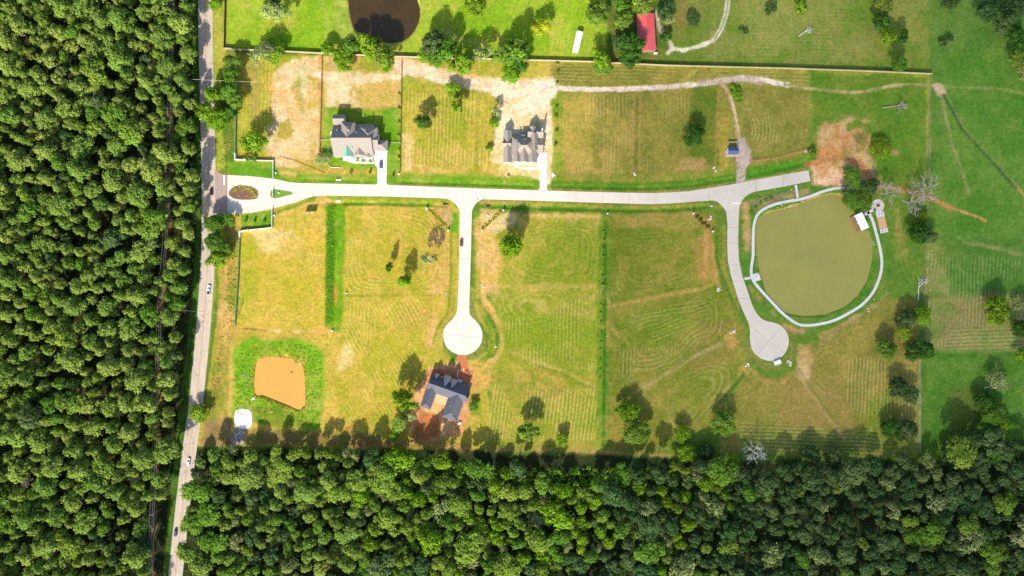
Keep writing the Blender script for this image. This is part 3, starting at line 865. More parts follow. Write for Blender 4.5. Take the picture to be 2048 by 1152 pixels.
mow([(1225,640),(1430,590),(1450,660),(1400,690),(1330,740),(1235,740)], 1.0, 'in', 0, (50,0.44,0.12))
mow([(1240,700),(1360,690),(1330,745),(1240,800)], 0.8, 'straight', 2)
mow([(1330,760),(1440,720),(1470,740),(1420,830),(1340,870)], 0.9, 'in', 0, (60,0.42,0.12))
mow([(1290,640),(1420,600),(1415,640),(1300,690)], 0.6, 'straight', 70)
mow([(1480,845),(1620,852),(1760,862),(1770,915),(1480,898)], 1.0, 'straight', 92, (60,0.38,0.12))
mow([(1690,720),(1832,700),(1832,860),(1740,850),(1690,800)], 0.9, 'straight', 3, (50,0.42,0.12))
mow([(1600,700),(1690,660),(1720,740),(1660,800),(1620,770)], 0.6, 'in')
mow([(1670,735),(1760,720),(1760,820),(1700,830)], 0.7, 'in')
mow([(1850,500),(2046,520),(2046,700),(1850,700)], 0.8, 'straight', 3, (50,0.42,0.12))
mow([(1900,655),(2046,650),(2046,702),(1880,702)], 0.9, 'straight', 88, (50,0.40,0.12))
mow([(1116,190),(1260,190),(1260,345),(1116,345)], 0.55, 'straight', 1, (60,0.42,0.1))
mow([(1284,190),(1382,190),(1382,330),(1284,340)], 0.5, 'straight', 1)
mow([(1500,236),(1552,230),(1560,282),(1505,290)], 0.9, 'ring', 0, (40,0.44,0.1), -70)
mow([(1100,126),(1330,134),(1430,140),(1430,156),(1340,168),(1100,166)], 0.7, 'straight', 91)
mow([(1430,140),(1622,142),(1622,172),(1560,160),(1430,150)], 0.9, 'straight', 91, (60,0.36,0.1))
mow([(1110,60),(1150,70),(1140,110),(1100,110)], 0.3, 'straight', 4)
mow([(1400,10),(1700,10),(1700,125),(1400,120)], 0.3, 'straight', 90)

dryf = fbm(PX, PY, 34, 431, 6, 0.66)
grnf = fbm(PX, PY, 18, 517, 5, 0.66)
inlots = sstep(425, 440, PX)*(1-sstep(1830, 1900, PX))*(1-sstep(900, 915, PY))
isgrass = sstep(1.25, 1.9, COL[..., 1]/(COL[..., 2]+1e-3))
k_ = (0.60*sstep(0.50, 0.67, dryf)*inlots*isgrass*(1-0.55*sstep(1050, 1350, PX)))[..., None]
COL = COL*(1-k_) + k_*(0.55*COL*np.array((1.5, 1.18, 1.2)) + 0.45*lin((226, 186, 112))*KALB*lit(PX, PY)[..., None]*0.9)
k_ = (0.5*sstep(0.54, 0.70, grnf)*isgrass)[..., None]
COL = COL*(1-k_) + k_*COL*np.array((0.66, 0.88, 0.6))
soil = (1-isgrass)*inlots
spk = sstep(0.56, 0.70, fbm(PX, PY, 9, 611, 4, 0.7))
COL = COL*(1 - (0.30*soil*spk)[..., None]*np.array((0.7, 0.85, 1.1)))
COL = COL*(1 + soil[..., None]*np.array((0.18, 0.22, 0.46)))

# seen colours -> base colours: take out the cloud's shade
COL /= lit(PX, PY)[..., None]
COL *= (0.84 + 0.32*fbm(PX, PY, 12, 777, 5, 0.65))[..., None]
COL = np.clip(COL, 0.004, 0.75)

def ground_material():
    m, nt, out = new_mat('ground_cover')
    pos = world_pos(nt)
    a = nt.nodes.new('ShaderNodeAttribute'); a.attribute_name = 'cover'
    ph = nt.nodes.new('ShaderNodeAttribute'); ph.attribute_name = 'mow_phase'
    am = nt.nodes.new('ShaderNodeAttribute'); am.attribute_name = 'mow_amount'
    f1 = ramp(nt, noise(nt, pos, 0.45, 4, 0.65), 0.28, 0.72, 0.74, 1.26)
    f2 = ramp(nt, noise(nt, pos, 1.7, 3, 0.7), 0.28, 0.72, 0.80, 1.20)
    f = math_n(nt, 'MULTIPLY', f1, f2)
    vm = nt.nodes.new('ShaderNodeVectorMath'); vm.operation = 'SCALE'
    nt.links.new(a.outputs['Color'], vm.inputs[0]); nt.links.new(f, vm.inputs['Scale'])
    c = vm.outputs[0]
    # dry/green flecks
    hue = ramp(nt, noise(nt, pos, 0.9, 4, 0.7), 0.35, 0.7)
    dry = mix_c(nt, 1.0, c, (1.17, 1.03, 1.02), 'MULTIPLY')
    grn = mix_c(nt, 1.0, c, (0.82, 0.98, 0.80), 'MULTIPLY')
    c = mix_c(nt, hue, grn, dry)
    # cut-grass lines
    wig = math_n(nt, 'MULTIPLY', noise(nt, pos, 0.35, 3), 0.9)
    s = math_n(nt, 'SINE', math_n(nt, 'MULTIPLY', math_n(nt, 'ADD', ph.outputs['Fac'], wig), 2*math.pi/2.35))
    brk = ramp(nt, noise(nt, pos, 0.8, 3, 0.7), 0.36, 0.62)
    line = math_n(nt, 'MULTIPLY', ramp(nt, s, 0.15, 0.95), math_n(nt, 'MULTIPLY', am.outputs['Fac'], brk))
    dark = math_n(nt, 'MULTIPLY', ramp(nt, s, -0.1, -0.9), am.outputs['Fac'])
    c = mix_c(nt, math_n(nt, 'MULTIPLY', dark, 0.35), c, mix_c(nt, 1.0, c, (0.62, 0.80, 0.6), 'MULTIPLY'))
    straw = mix_c(nt, 0.40, mix_c(nt, 1.0, c, (1.75, 1.45, 2.1), 'MULTIPLY'), (0.52, 0.44, 0.25))
    c = mix_c(nt, math_n(nt, 'MULTIPLY', line, 0.70), c, straw)
    b = noise(nt, pos, 1.4, 3, 0.7)
    bsdf(nt, out, c, 0.95, 0.1, 0.0, b, 0.25)
    return m
ground_material()

def build_ground():
    nv = NXG*NYG
    co = np.empty((nv, 3), np.float32)
    co[:, 0] = XX.ravel(); co[:, 1] = YY.ravel(); co[:, 2] = ZG.ravel()
    idx = np.arange(nv).reshape(NYG, NXG)
    q = np.stack([idx[:-1, :-1], idx[:-1, 1:], idx[1:, 1:], idx[1:, :-1]], -1).reshape(-1, 4).astype(np.int32)
    me = bpy.data.meshes.new('ground')
    me.vertices.add(nv); me.vertices.foreach_set('co', co.ravel())
    me.loops.add(q.size); me.loops.foreach_set('vertex_index', q.ravel())
    me.polygons.add(len(q))
    me.polygons.foreach_set('loop_start', np.arange(0, q.size, 4, dtype=np.int32))
    me.polygons.foreach_set('loop_total', np.full(len(q), 4, np.int32))
    me.polygons.foreach_set('use_smooth', np.ones(len(q), bool))
    me.update(calc_edges=True)
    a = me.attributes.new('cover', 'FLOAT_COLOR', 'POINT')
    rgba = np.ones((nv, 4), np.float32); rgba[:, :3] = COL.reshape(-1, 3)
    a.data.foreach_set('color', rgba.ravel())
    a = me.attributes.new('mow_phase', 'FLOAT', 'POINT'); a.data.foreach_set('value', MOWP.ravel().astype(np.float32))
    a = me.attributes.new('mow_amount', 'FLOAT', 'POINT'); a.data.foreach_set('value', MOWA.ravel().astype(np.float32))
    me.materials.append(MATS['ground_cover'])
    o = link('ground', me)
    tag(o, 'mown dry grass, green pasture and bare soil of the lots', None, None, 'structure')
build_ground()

def ground_z(px, py):
    i = int(np.clip(np.searchsorted(PXA, px), 0, NXG-1)); j = int(np.clip(np.searchsorted(-PYA, -py), 0, NYG-1))
    return float(ZG[j, i])

# ================================================================== ROADS, PATHS, WATER
def interp(pts, n_per=6):
    """Catmull-Rom through points"""
    out = []
    P = [pts[0]] + list(pts) + [pts[-1]]
    for i in range(1, len(P)-2):
        p0, p1, p2, p3 = (np.array(P[i+k-1], float) for k in range(4))
        for t in np.linspace(0, 1, n_per, endpoint=False):
            out.append(tuple(0.5*((2*p1)+(-p0+p2)*t+(2*p0-5*p1+4*p2-p3)*t*t+(-p0+3*p1-3*p2+p3)*t**3)))
    out.append(tuple(pts[-1]))
    return out

def clip(poly, nx, ny, c):
    """keep the side nx*x + ny*y <= c"""
    out = []
    for i in range(len(poly)):
        a, b = poly[i-1], poly[i]
        da, db = nx*a[0]+ny*a[1]-c, nx*b[0]+ny*b[1]-c
        if (da <= 0) != (db <= 0):
            t = da/(da-db)
            out.append((a[0]+(b[0]-a[0])*t, a[1]+(b[1]-a[1])*t))
        if db <= 0: out.append(b)
    return out

def wpoly(pts, z=0.0):
    return [(at(x, y, z).x, at(x, y, z).y) for x, y in pts]

def slab(name, poly_px, mat, parent, z1=0.06, z0=-0.45):
    if len(poly_px) < 3: return None
    return MB().prism(wpoly(poly_px), z0, z1).build(name, MATS[mat], parent)

def strip(pts, width):
    L, R = [], []
    n = len(pts)
    for i in range(n):
        a, b = np.array(pts[max(i-1, 0)]), np.array(pts[min(i+1, n-1)])
        d = (b-a)/max(np.hypot(*(b-a)), 1e-9)
        nrm = np.array((-d[1], d[0]))*width/2
        p = np.array(pts[i])
        L.append(tuple(p+nrm)); R.append(tuple(p-nrm))
    return L, R

def strip_slabs(name, pts, width, mat, parent, every, gap=0.25, z1=0.05):
    """a path cast in bays with an open joint between them (sizes in photograph pixels)"""
    p = np.array(pts); seg = np.hypot(*np.diff(p, axis=0).T); s = np.concatenate([[0], np.cumsum(seg)])
    nb = max(1, round(s[-1]/every)); w = s[-1]/nb
    for k in range(nb):
        a, b = k*w+gap/2, (k+1)*w-gap/2
        ss = np.concatenate([[a], s[(s > a+0.3) & (s < b-0.3)], [b]])
        q = [(np.interp(t, s, p[:, 0]), np.interp(t, s, p[:, 1])) for t in ss]
        L, R = strip(q, width)
        slab(name, L + R[::-1], mat, parent, z1)

def structure(name, label):
    o = empty(name, (0, 0, 0))
    return tag(o, label, None, None, 'structure')

# ---- county highway
HW = [(410,-60),(410.5,0),(411.5,100),(414,200),(416.5,300),(417.5,380),(417.5,440),(416,515),(411.5,590),(409,625),(402.5,700),(391,815),(386,850),(379,900),(371.5,960),(363.5,1030),(356,1100),(351,1152),(345,1230)]
hwp = interp(HW, 8)
hw = structure('highway', 'worn two lane asphalt highway along the pine wood')
L, R = strip(hwp, 28.5)
def sheet(name, L, R, z, mat, parent):
    v = [(*at(*p)[:2], z) for p in L] + [(*at(*p)[:2], z) for p in R]
    n = len(L)
    f = [(i, n+i, n+i+1, i+1) for i in range(n-1)]
    me = mesh(name, v, f, MATS[mat])
    if me.polygons[0].normal.z < 0: me.flip_normals()
    return link(name, me, None, parent)
MBh = MB()
v = [(*at(*p)[:2], 0.03) for p in L] + [(*at(*p)[:2], 0.03) for p in R] + [(*at(*p)[:2], -0.5) for p in L] + [(*at(*p)[:2], -0.5) for p in R]
n = len(L)
f = [(i, n+i, n+i+1, i+1) for i in range(n-1)] + [(i, i+1, 2*n+i+1, 2*n+i) for i in range(n-1)] + [(n+i+1, n+i, 3*n+i, 3*n+i+1) for i in range(n-1)]
f = [tuple(reversed(q)) for q in f]
me = mesh('asphalt_surface', v, f, MATS['asphalt'])
if me.polygons[0].normal.z < 0: me.flip_normals()
link('asphalt_surface', me, None, hw)
def offs(d):
    p = []
    for i in range(len(hwp)):
        a, b = np.array(hwp[max(i-1,0)]), np.array(hwp[min(i+1,len(hwp)-1)])
        t = (b-a)/np.hypot(*(b-a))
        p.append((hwp[i][0]-t[1]*d, hwp[i][1]+t[0]*d))
    return p
for d, w, mt in ((-11.2, 0.9, 'faded_white'), (11.2, 0.9, 'faded_white'), (-0.75, 0.7, 'faded_yellow'), (0.75, 0.7, 'faded_yellow')):
    l2, r2 = strip(offs(d), w)
    sheet('lane_line', l2, r2, 0.036, mt, hw)
# apron where the street meets the highway
slab('street_apron', [(429,338),(434,343),(440,347),(453.6,350),(453.6,428),(446,431),(438,434),(431,440)], 'apron_asphalt', None, 0.045)
tag(bpy.data.objects['street_apron'], 'brownish asphalt apron joining the concrete street to the highway', None, None, 'structure')
sb = slab('stop_line', [(447.2,350.5),(449.6,350.5),(449.6,370),(447.2,370)], 'white_paint', bpy.data.objects['street_apron'], 0.05, 0.04)

# ---- concrete main street in cast bays
TOP = [(454.5,350),(500,352),(545,357),(580,364.5),(600,366),(750,369),(960,377),(1085,381),(1180,383.6),(1260,385.5),(1307,386),(1350,384.2),(1375,382.6),(1420,376),(1473,367),(1500,361.5),(1580,347),(1617,340.5)]
BOT = [(454.5,428),(480,427.5),(505,425),(545,417),(590,405),(615,396),(628,392.5),(645,391.3),(780,393),(890,397),(968,398.6),(1060,401),(1180,405),(1300,408.4),(1340,407),(1395,402.7),(1434,401)]
tx, ty = zip(*TOP); bx_, by_ = zip(*BOT)
Tf = lambda x: float(np.interp(x, tx, ty)); Bf = lambda x: float(np.interp(x, bx_, by_))
street = structure('main_street', 'pale concrete main street cast in long bays')
GAP = 0.30
def bay(x0, x1, tilt=0):
    xs = np.unique(np.concatenate([[x0+GAP/2], [t for t in tx + bx_ if x0+1 < t < x1-1], [x1-GAP/2]]))
    return [(x, Tf(x)) for x in xs] + [(x, Bf(x)) for x in xs[::-1]]
joints = [454.5,494,546,600,654,708,762,822,885]
for a, b in zip(joints[:-1], joints[1:]): slab('concrete_bay', bay(a, b), 'street_concrete', street)
# first junction
fl = [(885.2,396.9),(893,397.6),(901,400.5),(908,405.5),(914,412),(918,419),(919.7,425)]
fr = [(943.7,425),(944.6,420),(947.5,413.5),(952,407),(958,401.8),(963,399.3),(967.8,398.6)]
slab('concrete_bay', [(885.2,Tf(885.2)),(925,Tf(925)),(967.8,Tf(967.8))] + fr[::-1] + fl[::-1], 'street_concrete', street)
joints = [968,1014,1061,1100,1152,1205,1258,1312,1364,1418]
for a, b in zip(joints[:-1], joints[1:]): slab('concrete_bay', bay(a, b), 'street_concrete', street)
# second junction
jl = [(1418.2,401.3),(1424,400.8),(1434,403),(1445.6,413.7),(1450,419),(1452.5,425)]
jr = [(1478,425),(1478.4,415.6),(1481,408),(1484.7,400),(1492.5,392),(1501,386.5),(1512,382.8)]
slab('concrete_bay', [(x, Tf(x)) for x in (1418.2,1445,1473,1500,1511.8)] + jr[::-1] + jl[::-1], 'street_concrete', street)
# east stub
slab('concrete_bay', [(1512.2,Tf(1512.2)),(1565,Tf(1565)),(1566.5,373.5),(1540,378),(1513,382.6)], 'street_concrete', street)
slab('concrete_bay', [(1565.4,Tf(1565.4)),(1617,340.5),(1620.7,362),(1567,373.4)], 'street_concrete', street)
slab('stop_line', [(1464.5,406),(1479,405.4),(1479,407.6),(1465,408.2)], 'white_paint', street, 0.066, 0.0601)

# ---- first side street and its bulb
s1 = structure('cul_de_sac_street', 'short concrete street ending in a round bulb by the red soil lot')
LE = [(919.7,425),(919,500),(916.6,590),(914.8,615)]; RE = [(943.7,425),(942,500),(939.2,590),(938.6,615)]
def ef(E, y): return float(np.interp(y, [p[1] for p in E], [p[0] for p in E]))
js = [425,470,517,564,611]
for a, b in zip(js[:-1], js[1:]):
    ys = (a+GAP/2, b-GAP/2)
    slab('concrete_bay', [(ef(LE,ys[0]),ys[0]),(ef(RE,ys[0]),ys[0]),(ef(RE,ys[1]),ys[1]),(ef(LE,ys[1]),ys[1])], 'street_concrete', s1)
b1 = [(914.8,611.2),(914.6,620),(912,628),(905,638),(896,646.5),(890.5,653),(887,662),(886.4,671),(888,682),(892,692),(898,699),(905,704),(912.5,707.8),(920.6,709.9),(929,710.1),(936,709),(944.5,705.6),(952,700.6),(958.5,693),(963,684.5),(964.8,674),(964.6,664.5),(961.8,656),(957,648),(951,641),(944,635),(940.2,630),(938.6,624),(938.6,611.2)]
def quarters(poly, c, ang, parent):
    a = math.radians(ang); d1 = (math.cos(a), math.sin(a)); d2 = (-d1[1], d1[0])
    for sx in (-1, 1):
        for sy in (-1, 1):
            g = 0.14
            p = clip(poly, sx*d1[0], sx*d1[1], sx*(d1[0]*c[0]+d1[1]*c[1]) - g)
            p = clip(p, sy*d2[0], sy*d2[1], sy*(d2[0]*c[0]+d2[1]*c[1]) - g)
            slab('concrete_bay', p, 'street_concrete', parent)
quarters(b1, (925.5,672), 3, s1)

# ---- second side street and its bulb
s2 = structure('pond_street', 'curving concrete street ending in a round bulb near the olive pond')
L2 = [(1452.5,425),(1455,449),(1454.4,488),(1455.8,521),(1461,548),(1473,587.5),(1476,597)]
R2 = [(1478,425),(1477,449),(1476,494),(1478,521),(1484.7,552),(1496.4,585.5),(1500,597)]
js = [425,455,486,530,563,597]
for a, b in zip(js[:-1], js[1:]):
    ya, yb = a+GAP/2, b-GAP/2
    ys = [ya] + [y for y in (449,488,521,548,552,587) if ya < y < yb] + [yb]
    slab('concrete_bay', [(ef(L2,y),y) for y in ys] + [(ef(R2,y),y) for y in ys[::-1]], 'street_concrete', s2)
b2 = [(1476.1,597.2),(1481.5,611),(1487.6,625.4),(1494,639),(1497.4,647),(1499.4,656),(1500,664.5),(1499.6,675),(1500.3,685),(1504,699.6),(1509.5,707.5),(1516,713),(1523,717.5),(1531.6,720.7),(1541,722.2),(1550,720.8),(1557,718),(1564.5,712.5),(1570.6,705.5),(1575.3,696.5),(1577.6,686),(1577,675.5),(1574.5,666.4),(1570.3,659.3),(1564.8,653.7),(1558.5,649.2),(1551,646),(1543.5,644),(1535.5,643),(1528,640.3),(1521.8,636),(1515,629),(1510,621.5),(1504,609),(1500.1,597.2)]
quarters(b2, (1538,682), 40, s2)

# ---- driveways and walks
d1_ = structure('driveway', 'white concrete driveway of the taupe roofed house with the blue car')
slab('concrete_bay', [(748.5,303),(774.6,303),(774,320.8),(748.6,320.8)], 'drive_concrete', d1_)
slab('concrete_bay', [(748.6,321.1),(774,321.1),(773.4,345),(755,345),(754.4,335),(749.5,330)], 'drive_concrete', d1_)
slab('concrete_bay', [(755,345.3),(773.4,345.3),(773,366),(775.5,369.6),(752.5,369),(754.8,366)], 'drive_concrete', d1_)
strip_slabs('walk_bay', interp([(694,318),(699,321.5),(706,324),(722,325),(748,325.3)]), 5, 'drive_concrete', d1_, 10, 0.25)
d2_ = structure('driveway', 'white concrete driveway of the house on cream soil')
slab('concrete_bay', [(1074.5,304.5),(1094.6,305),(1094.2,330),(1073.4,330)], 'drive_concrete', d2_)
slab('concrete_bay', [(1073.4,330.3),(1094.2,330.3),(1093.8,352),(1079.8,352),(1079.6,338),(1074,334)], 'drive_concrete', d2_)
slab('concrete_bay', [(1079.8,352.3),(1093.8,352.3),(1093.4,376),(1096.5,380.8),(1076.5,380.2),(1079.6,376)], 'drive_concrete', d2_)
strip_slabs('walk_bay', [(1034,324),(1034.5,335.5)], 5.2, 'drive_concrete', d2_, 12, 0.25)
strip_slabs('walk_bay', [(1037.2,336),(1060,336.6),(1079,337)], 4.6, 'drive_concrete', d2_, 14, 0.25)
d3_ = structure('driveway', 'reddish soil drive of the house with the blue grey roof')
slab('soil_bed', [(918,709.5),(933,709.8),(935,735),(939,745),(936,760),(915,752),(916,735)], 'red_soil', d3_, 0.0, -0.3)
strip_slabs('form_board', [(916.5,738),(914.5,754)], 1.2, 'white_wall', d3_, 20, 0.2, 0.12)
strip_slabs('form_board', [(927,736),(928,744)], 1.2, 'white_wall', d3_, 20, 0.2, 0.12)
pad = slab('concrete_pad', [(473,820),(480,817.5),(490,817.6),(498,819.5),(503,825),(504.6,836),(504,848),(500,855),(491,858.5),(481,858),(473,853.5),(469.4,846),(468.6,836),(469.4,827)], 'path_concrete', None, 0.12)
tag(pad, 'rounded white concrete pad beside the orange pond', None, None, 'structure')

# ---- walk round the east pond
pw = structure('pond_walk', 'narrow white concrete walk looping round the olive pond')
PW = [(1712,384),(1700,377.5),(1680,376),(1660,379),(1640,385),(1620,393),(1597,399.5),(1580,402),(1552,408),(1532,416),(1518,426),(1510.5,439),(1507,460),(1506.3,485),(1506,512),(1503,532),(1502.5,546),(1505,557),(1511,567.5),(1525,584),(1545,605.5),(1563,624.5),(1582,640),(1597,648.5),(1613,651),(1640,648),(1670,640),(1700,625),(1725,608.5),(1745,586),(1757,561),(1763,537),(1763,515),(1758.5,490),(1752,465),(1745.5,442),(1739.5,429),(1735,424)]
strip_slabs('walk_bay', interp(PW, 5), 5.6, 'path_concrete', pw, 11, 0.22)
strip_slabs('walk_bay', [(1591.5,369.5),(1595.6,396)], 4.6, 'path_concrete', pw, 10, 0.22)
strip_slabs('walk_bay', [(1489,557.4),(1501,555.6)], 5, 'path_concrete', pw, 10, 0.22)
strip_slabs('walk_bay', [(1722,433.5),(1731,428.5),(1741,423),(1748,417)], 5.5, 'path_concrete', pw, 10, 0.22)
slab('seat_pad', [(1505,548.5),(1517.5,545),(1522,560),(1510.5,562.8),(1506.5,556)], 'path_concrete', pw, 0.055)
patio = structure('patio', 'round concrete patio with a fire pit beside the pond')
c0 = (1755.5, 411.5)
quarters([(c0[0]+13*math.cos(a), c0[1]+13*math.sin(a)) for a in np.linspace(0, 2*math.pi, 28, endpoint=False)], c0, 20, patio)
slab('seat_notch', [(1744,407),(1748,402),(1756,398.4),(1761,399.4),(1757,402),(1749,405)], 'path_concrete', patio, 0.09)
court = structure('bocce_court', 'clay game court with white concrete ends beside the pond walk')
slab('court_end', [(1751,423.5),(1767.4,422.5),(1769.2,432.8),(1753.8,435)], 'drive_concrete', court, 0.055)
slab('clay_bed', [(1754,435.4),(1769.4,433.2),(1774.4,455.3),(1759.2,458)], 'court_clay', court, 0.04)
slab('court_end', [(1759.4,458.4),(1774.6,455.7),(1776.6,463.6),(1761,467)], 'drive_concrete', court, 0.055)

# ---- pond water
for k, mt, lb, zz in (('north','water_brown','dark brown pond beyond the north fence', -0.55),
                  ('orange','water_orange','muddy orange pond in the weedy lot', -0.5),
                  ('east','water_olive','large olive green pond ringed by the walk', -0.5)):
    P_ = interp(PONDS[k] + [PONDS[k][0]], 4)[:-1]
    c_ = np.mean(P_, axis=0)
    P_ = [tuple(c_ + (np.array(p)-c_)*1.02) for p in P_]
    me = mesh('pond_water', [(*at(*p)[:2], zz) for p in P_], [tuple(range(len(P_)))], MATS[mt])
    if me.polygons[0].normal.z < 0: me.flip_normals()
    tag(link('pond_water', me), lb, None, None, 'structure')
# a bit of broken branch showing in the orange pond
tag(MB().tube([at(580,745.5,-0.5), at(583,744.5,-0.2), at(586,744,-0.45)], [0.12,0.18,0.1]).tube([at(583,744.5,-0.3), at(584,742.5,0.1)], [0.12,0.05]).build('floating_branch', MATS['bark']),
    'dark branch poking out of the orange pond', 'branch')

# ---- street islands
def kerbed_island(label, poly, top_mat, kerb_mat='kerb_concrete', name='planted_island'):
    P_ = interp(poly + [poly[0]], 5)[:-1]
    c_ = np.mean(P_, axis=0)
    root = empty(name, (*at(*c_)[:2], 0.0), label, 'traffic island')
    inner = [tuple(c_ + (np.array(p)-c_)*0.955) for p in P_]
    w = wpoly(P_); wi = wpoly(inner); cx, cy = root.location.x, root.location.y
    n = len(w)
    vs = [(x-cx,y-cy,0.0) for x,y in w] + [(x-cx,y-cy,0.20) for x,y in w] + [(x-cx,y-cy,0.20) for x,y in wi] + [(x-cx,y-cy,0.1) for x,y in wi]
    fs = []
    for i in range(n):
        j = (i+1) % n
        fs += [(i,j,n+j,n+i),(n+i,n+j,2*n+j,2*n+i),(2*n+i,2*n+j,3*n+j,3*n+i)]
    link('kerb', mesh('kerb', vs, fs, MATS[kerb_mat]), None, root)
    MB().prism([(x-cx,y-cy) for x,y in wi], 0.06, 0.17).build('planting_bed', MATS[top_mat], root)
    return root
isl1 = kerbed_island('oval mulch island with shrubs at the street entrance', [(456.3,387),(460,379),(468,373.5),(478,371),(496,372),(508,375.5),(516,381),(517.6,389),(515,396.5),(508,399.3),(495,400),(478,399.6),(466,396.5),(459,392)], 'mulch')
isl2 = kerbed_island('teardrop grass island crossed by the white gate fence', [(539.6,388.5),(541,383),(544.5,379.4),(552,379),(570,381.5),(583,384),(586.2,387),(583,389.5),(568,393),(552,397),(546,397),(541.5,394)], 'island_grass')

# ================================================================== VEGETATION
def leaf_cloud(centres, radii, n_per, size, rng, up=0.25, flat=1.0, outward=1.0):
    """leaf-clump quads spread through puffs: returns verts (n,4,3) and one value for each clump"""
    P, NRM, VAR, SZ = [], [], [], []
    for c, r, n in zip(centres, radii, n_per):
        d = rng.normal(size=(n, 3)); d /= np.linalg.norm(d, axis=1)[:, None]
        d[:, 2] = np.where(d[:, 2] < -0.35, -d[:, 2], d[:, 2])
        rr = r * (0.50 + 0.55*rng.random(n) + 0.38*rng.random(n)**5)
        p = c + d * rr[:, None] * np.array((1, 1, flat))
        nn = d*outward + rng.normal(size=(n, 3))*0.27 + np.array((0, 0, up))
        nn /= np.linalg.norm(nn, axis=1)[:, None]
        P.append(p); NRM.append(nn)
        VAR.append(np.clip(0.5 + 0.24*rng.normal() + 0.13*rng.normal(size=n), 0, 1))
        SZ.append(size * (0.42 + 0.85*rng.random(n)))
    P, NRM, VAR, SZ = np.concatenate(P), np.concatenate(NRM), np.concatenate(VAR), np.concatenate(SZ)
    a = rng.normal(size=P.shape)
    t = np.cross(NRM, a); t /= np.linalg.norm(t, axis=1)[:, None]
    b = np.cross(NRM, t)
    h = (SZ/2)[:, None]
    k = (0.6 + 0.5*rng.random(len(P)))[:, None]
    bend = NRM*h*0.35
    V = np.stack([P - t*h - bend, P - b*h*k, P + t*h - bend, P + b*h*k], 1)
    return V, VAR

def leaf_mesh(name, V, VAR, mat):
    n = len(V)
    me = bpy.data.meshes.new(name)
    me.vertices.add(n*4); me.vertices.foreach_set('co', V.reshape(-1).astype(np.float32))
    me.loops.add(n*4); me.loops.foreach_set('vertex_index', np.arange(n*4, dtype=np.int32))
    me.polygons.add(n)
    me.polygons.foreach_set('loop_start', np.arange(0, n*4, 4, dtype=np.int32))
    me.polygons.foreach_set('loop_total', np.full(n, 4, np.int32))
    me.update(calc_edges=True)
    a = me.attributes.new('leafvar', 'FLOAT', 'POINT')
    a.data.foreach_set('value', np.repeat(VAR, 4).astype(np.float32))
    me.materials.append(MATS[mat])
    return me

def crown_shape(kind, rng):
    """puffs of a crown of radius 1 whose top is at z = 1 unit height fraction; returns centres, radii (unit: crown radius), crown centre height"""
    c, r = [], []
    if kind == 'pine':
        lev = [(0.0, 0.50, 4), (0.42, 0.66, 6), (0.85, 0.62, 6), (1.25, 0.40, 4), (1.6, 0.12, 2)]
        for z, rad, n in lev:
            a0 = rng.random()*6.28
            for k in range(n):
                a = a0 + 6.28*k/n + rng.normal()*0.25
                q = rad*(0.75+0.5*rng.random())
                c.append((q*math.cos(a), q*math.sin(a), z + rng.normal()*0.12)); r.append(0.30+0.14*rng.random())
    elif kind == 'conic':
        for z, rad, n in [(0.0,0.62,7),(0.6,0.5,6),(1.2,0.36,5),(1.8,0.2,3),(2.3,0.05,1)]:
            a0 = rng.random()*6.28
            for k in range(n):
                a = a0 + 6.28*k/n
                c.append((rad*math.cos(a), rad*math.sin(a), z+rng.normal()*0.1)); r.append(0.32+0.08*rng.random())
    else:
        n = {'oak': 30, 'broad': 15, 'airy': 16, 'bush': 9}[kind]
        g = math.pi*(3-math.sqrt(5))
        for k in range(n):
            f = (k+0.5)/n
            zz = 1 - f*1.15
            q = math.sqrt(max(0, 1-min(1, abs(zz))**2))
            a = k*g + rng.normal()*0.3
            s = 0.72*(0.8+0.35*rng.random())
            c.append((q*s*math.cos(a), q*s*math.sin(a), zz*s*0.75)); r.append((0.28 if kind == 'oak' else 0.38)*(0.65+0.7*rng.random()))
    # one-sidedness: no crown is round
    ecc = 1 + 0.22*rng.normal(); ang = rng.random()*3.14
    ca, sa = math.cos(ang), math.sin(ang)
    out = []
    for x, y, z in c:
        u, v = x*ca+y*sa, -x*sa+y*ca
        u *= min(max(ecc, 0.75), 1.3); v /= min(max(ecc, 0.75), 1.3)**0.5
        out.append((u*ca-v*sa, u*sa+v*ca, z))
    return np.array(out), np.array(r)

BUILT_H = {}
def tree_proto(kind, leaf, rad, height, seed, nleaf, lsize, bare=0.0):
    """crown and trunk meshes for a tree of given radius and height, base at the origin"""
    rng = np.random.default_rng(seed)
    c, r = crown_shape(kind, rng)
    c = c*rad; r = r*rad
    ext = (c[:, 2]+r).max()
    c[:, 2] += height - ext
    w = r**2/np.sum(r**2)
    n_per = np.maximum(8, (w*nleaf)).astype(int)
    V, VAR = leaf_cloud(c, r, n_per, lsize, rng, up=0.22, flat=0.9)
    cm = leaf_mesh('crown', V, VAR, leaf)
    mb = MB()
    base_r = max(0.12, height*0.018)
    low = c[:, 2].min()
    ztop = height - 0.35*rad
    j1, j2 = rng.normal(size=2)*0.02*height, rng.normal(size=2)*0.03*height
    mb.tube([(0,0,-0.9),(0,0,0.3),(j1[0],j1[1],height*0.4),(j2[0],j2[1],ztop)], [base_r*1.3,base_r*1.1,base_r*0.75,base_r*0.2], 7)
    for k in rng.choice(len(c), min(6, len(c)), replace=False):
        z0 = min(low*0.8 + 0.2*c[k,2], ztop*0.9)
        t = max(0.05, z0/ztop)
        p0 = (j2[0]*t, j2[1]*t, z0)
        mb.tube([p0, tuple(0.5*(np.array(p0)+c[k])+np.array((0,0,0.04*height))), tuple(c[k])], [base_r*0.45, base_r*0.3, 0.04], 5)
    tm = mb.me('trunk', MATS['bark'])
    return tm, cm, V, VAR

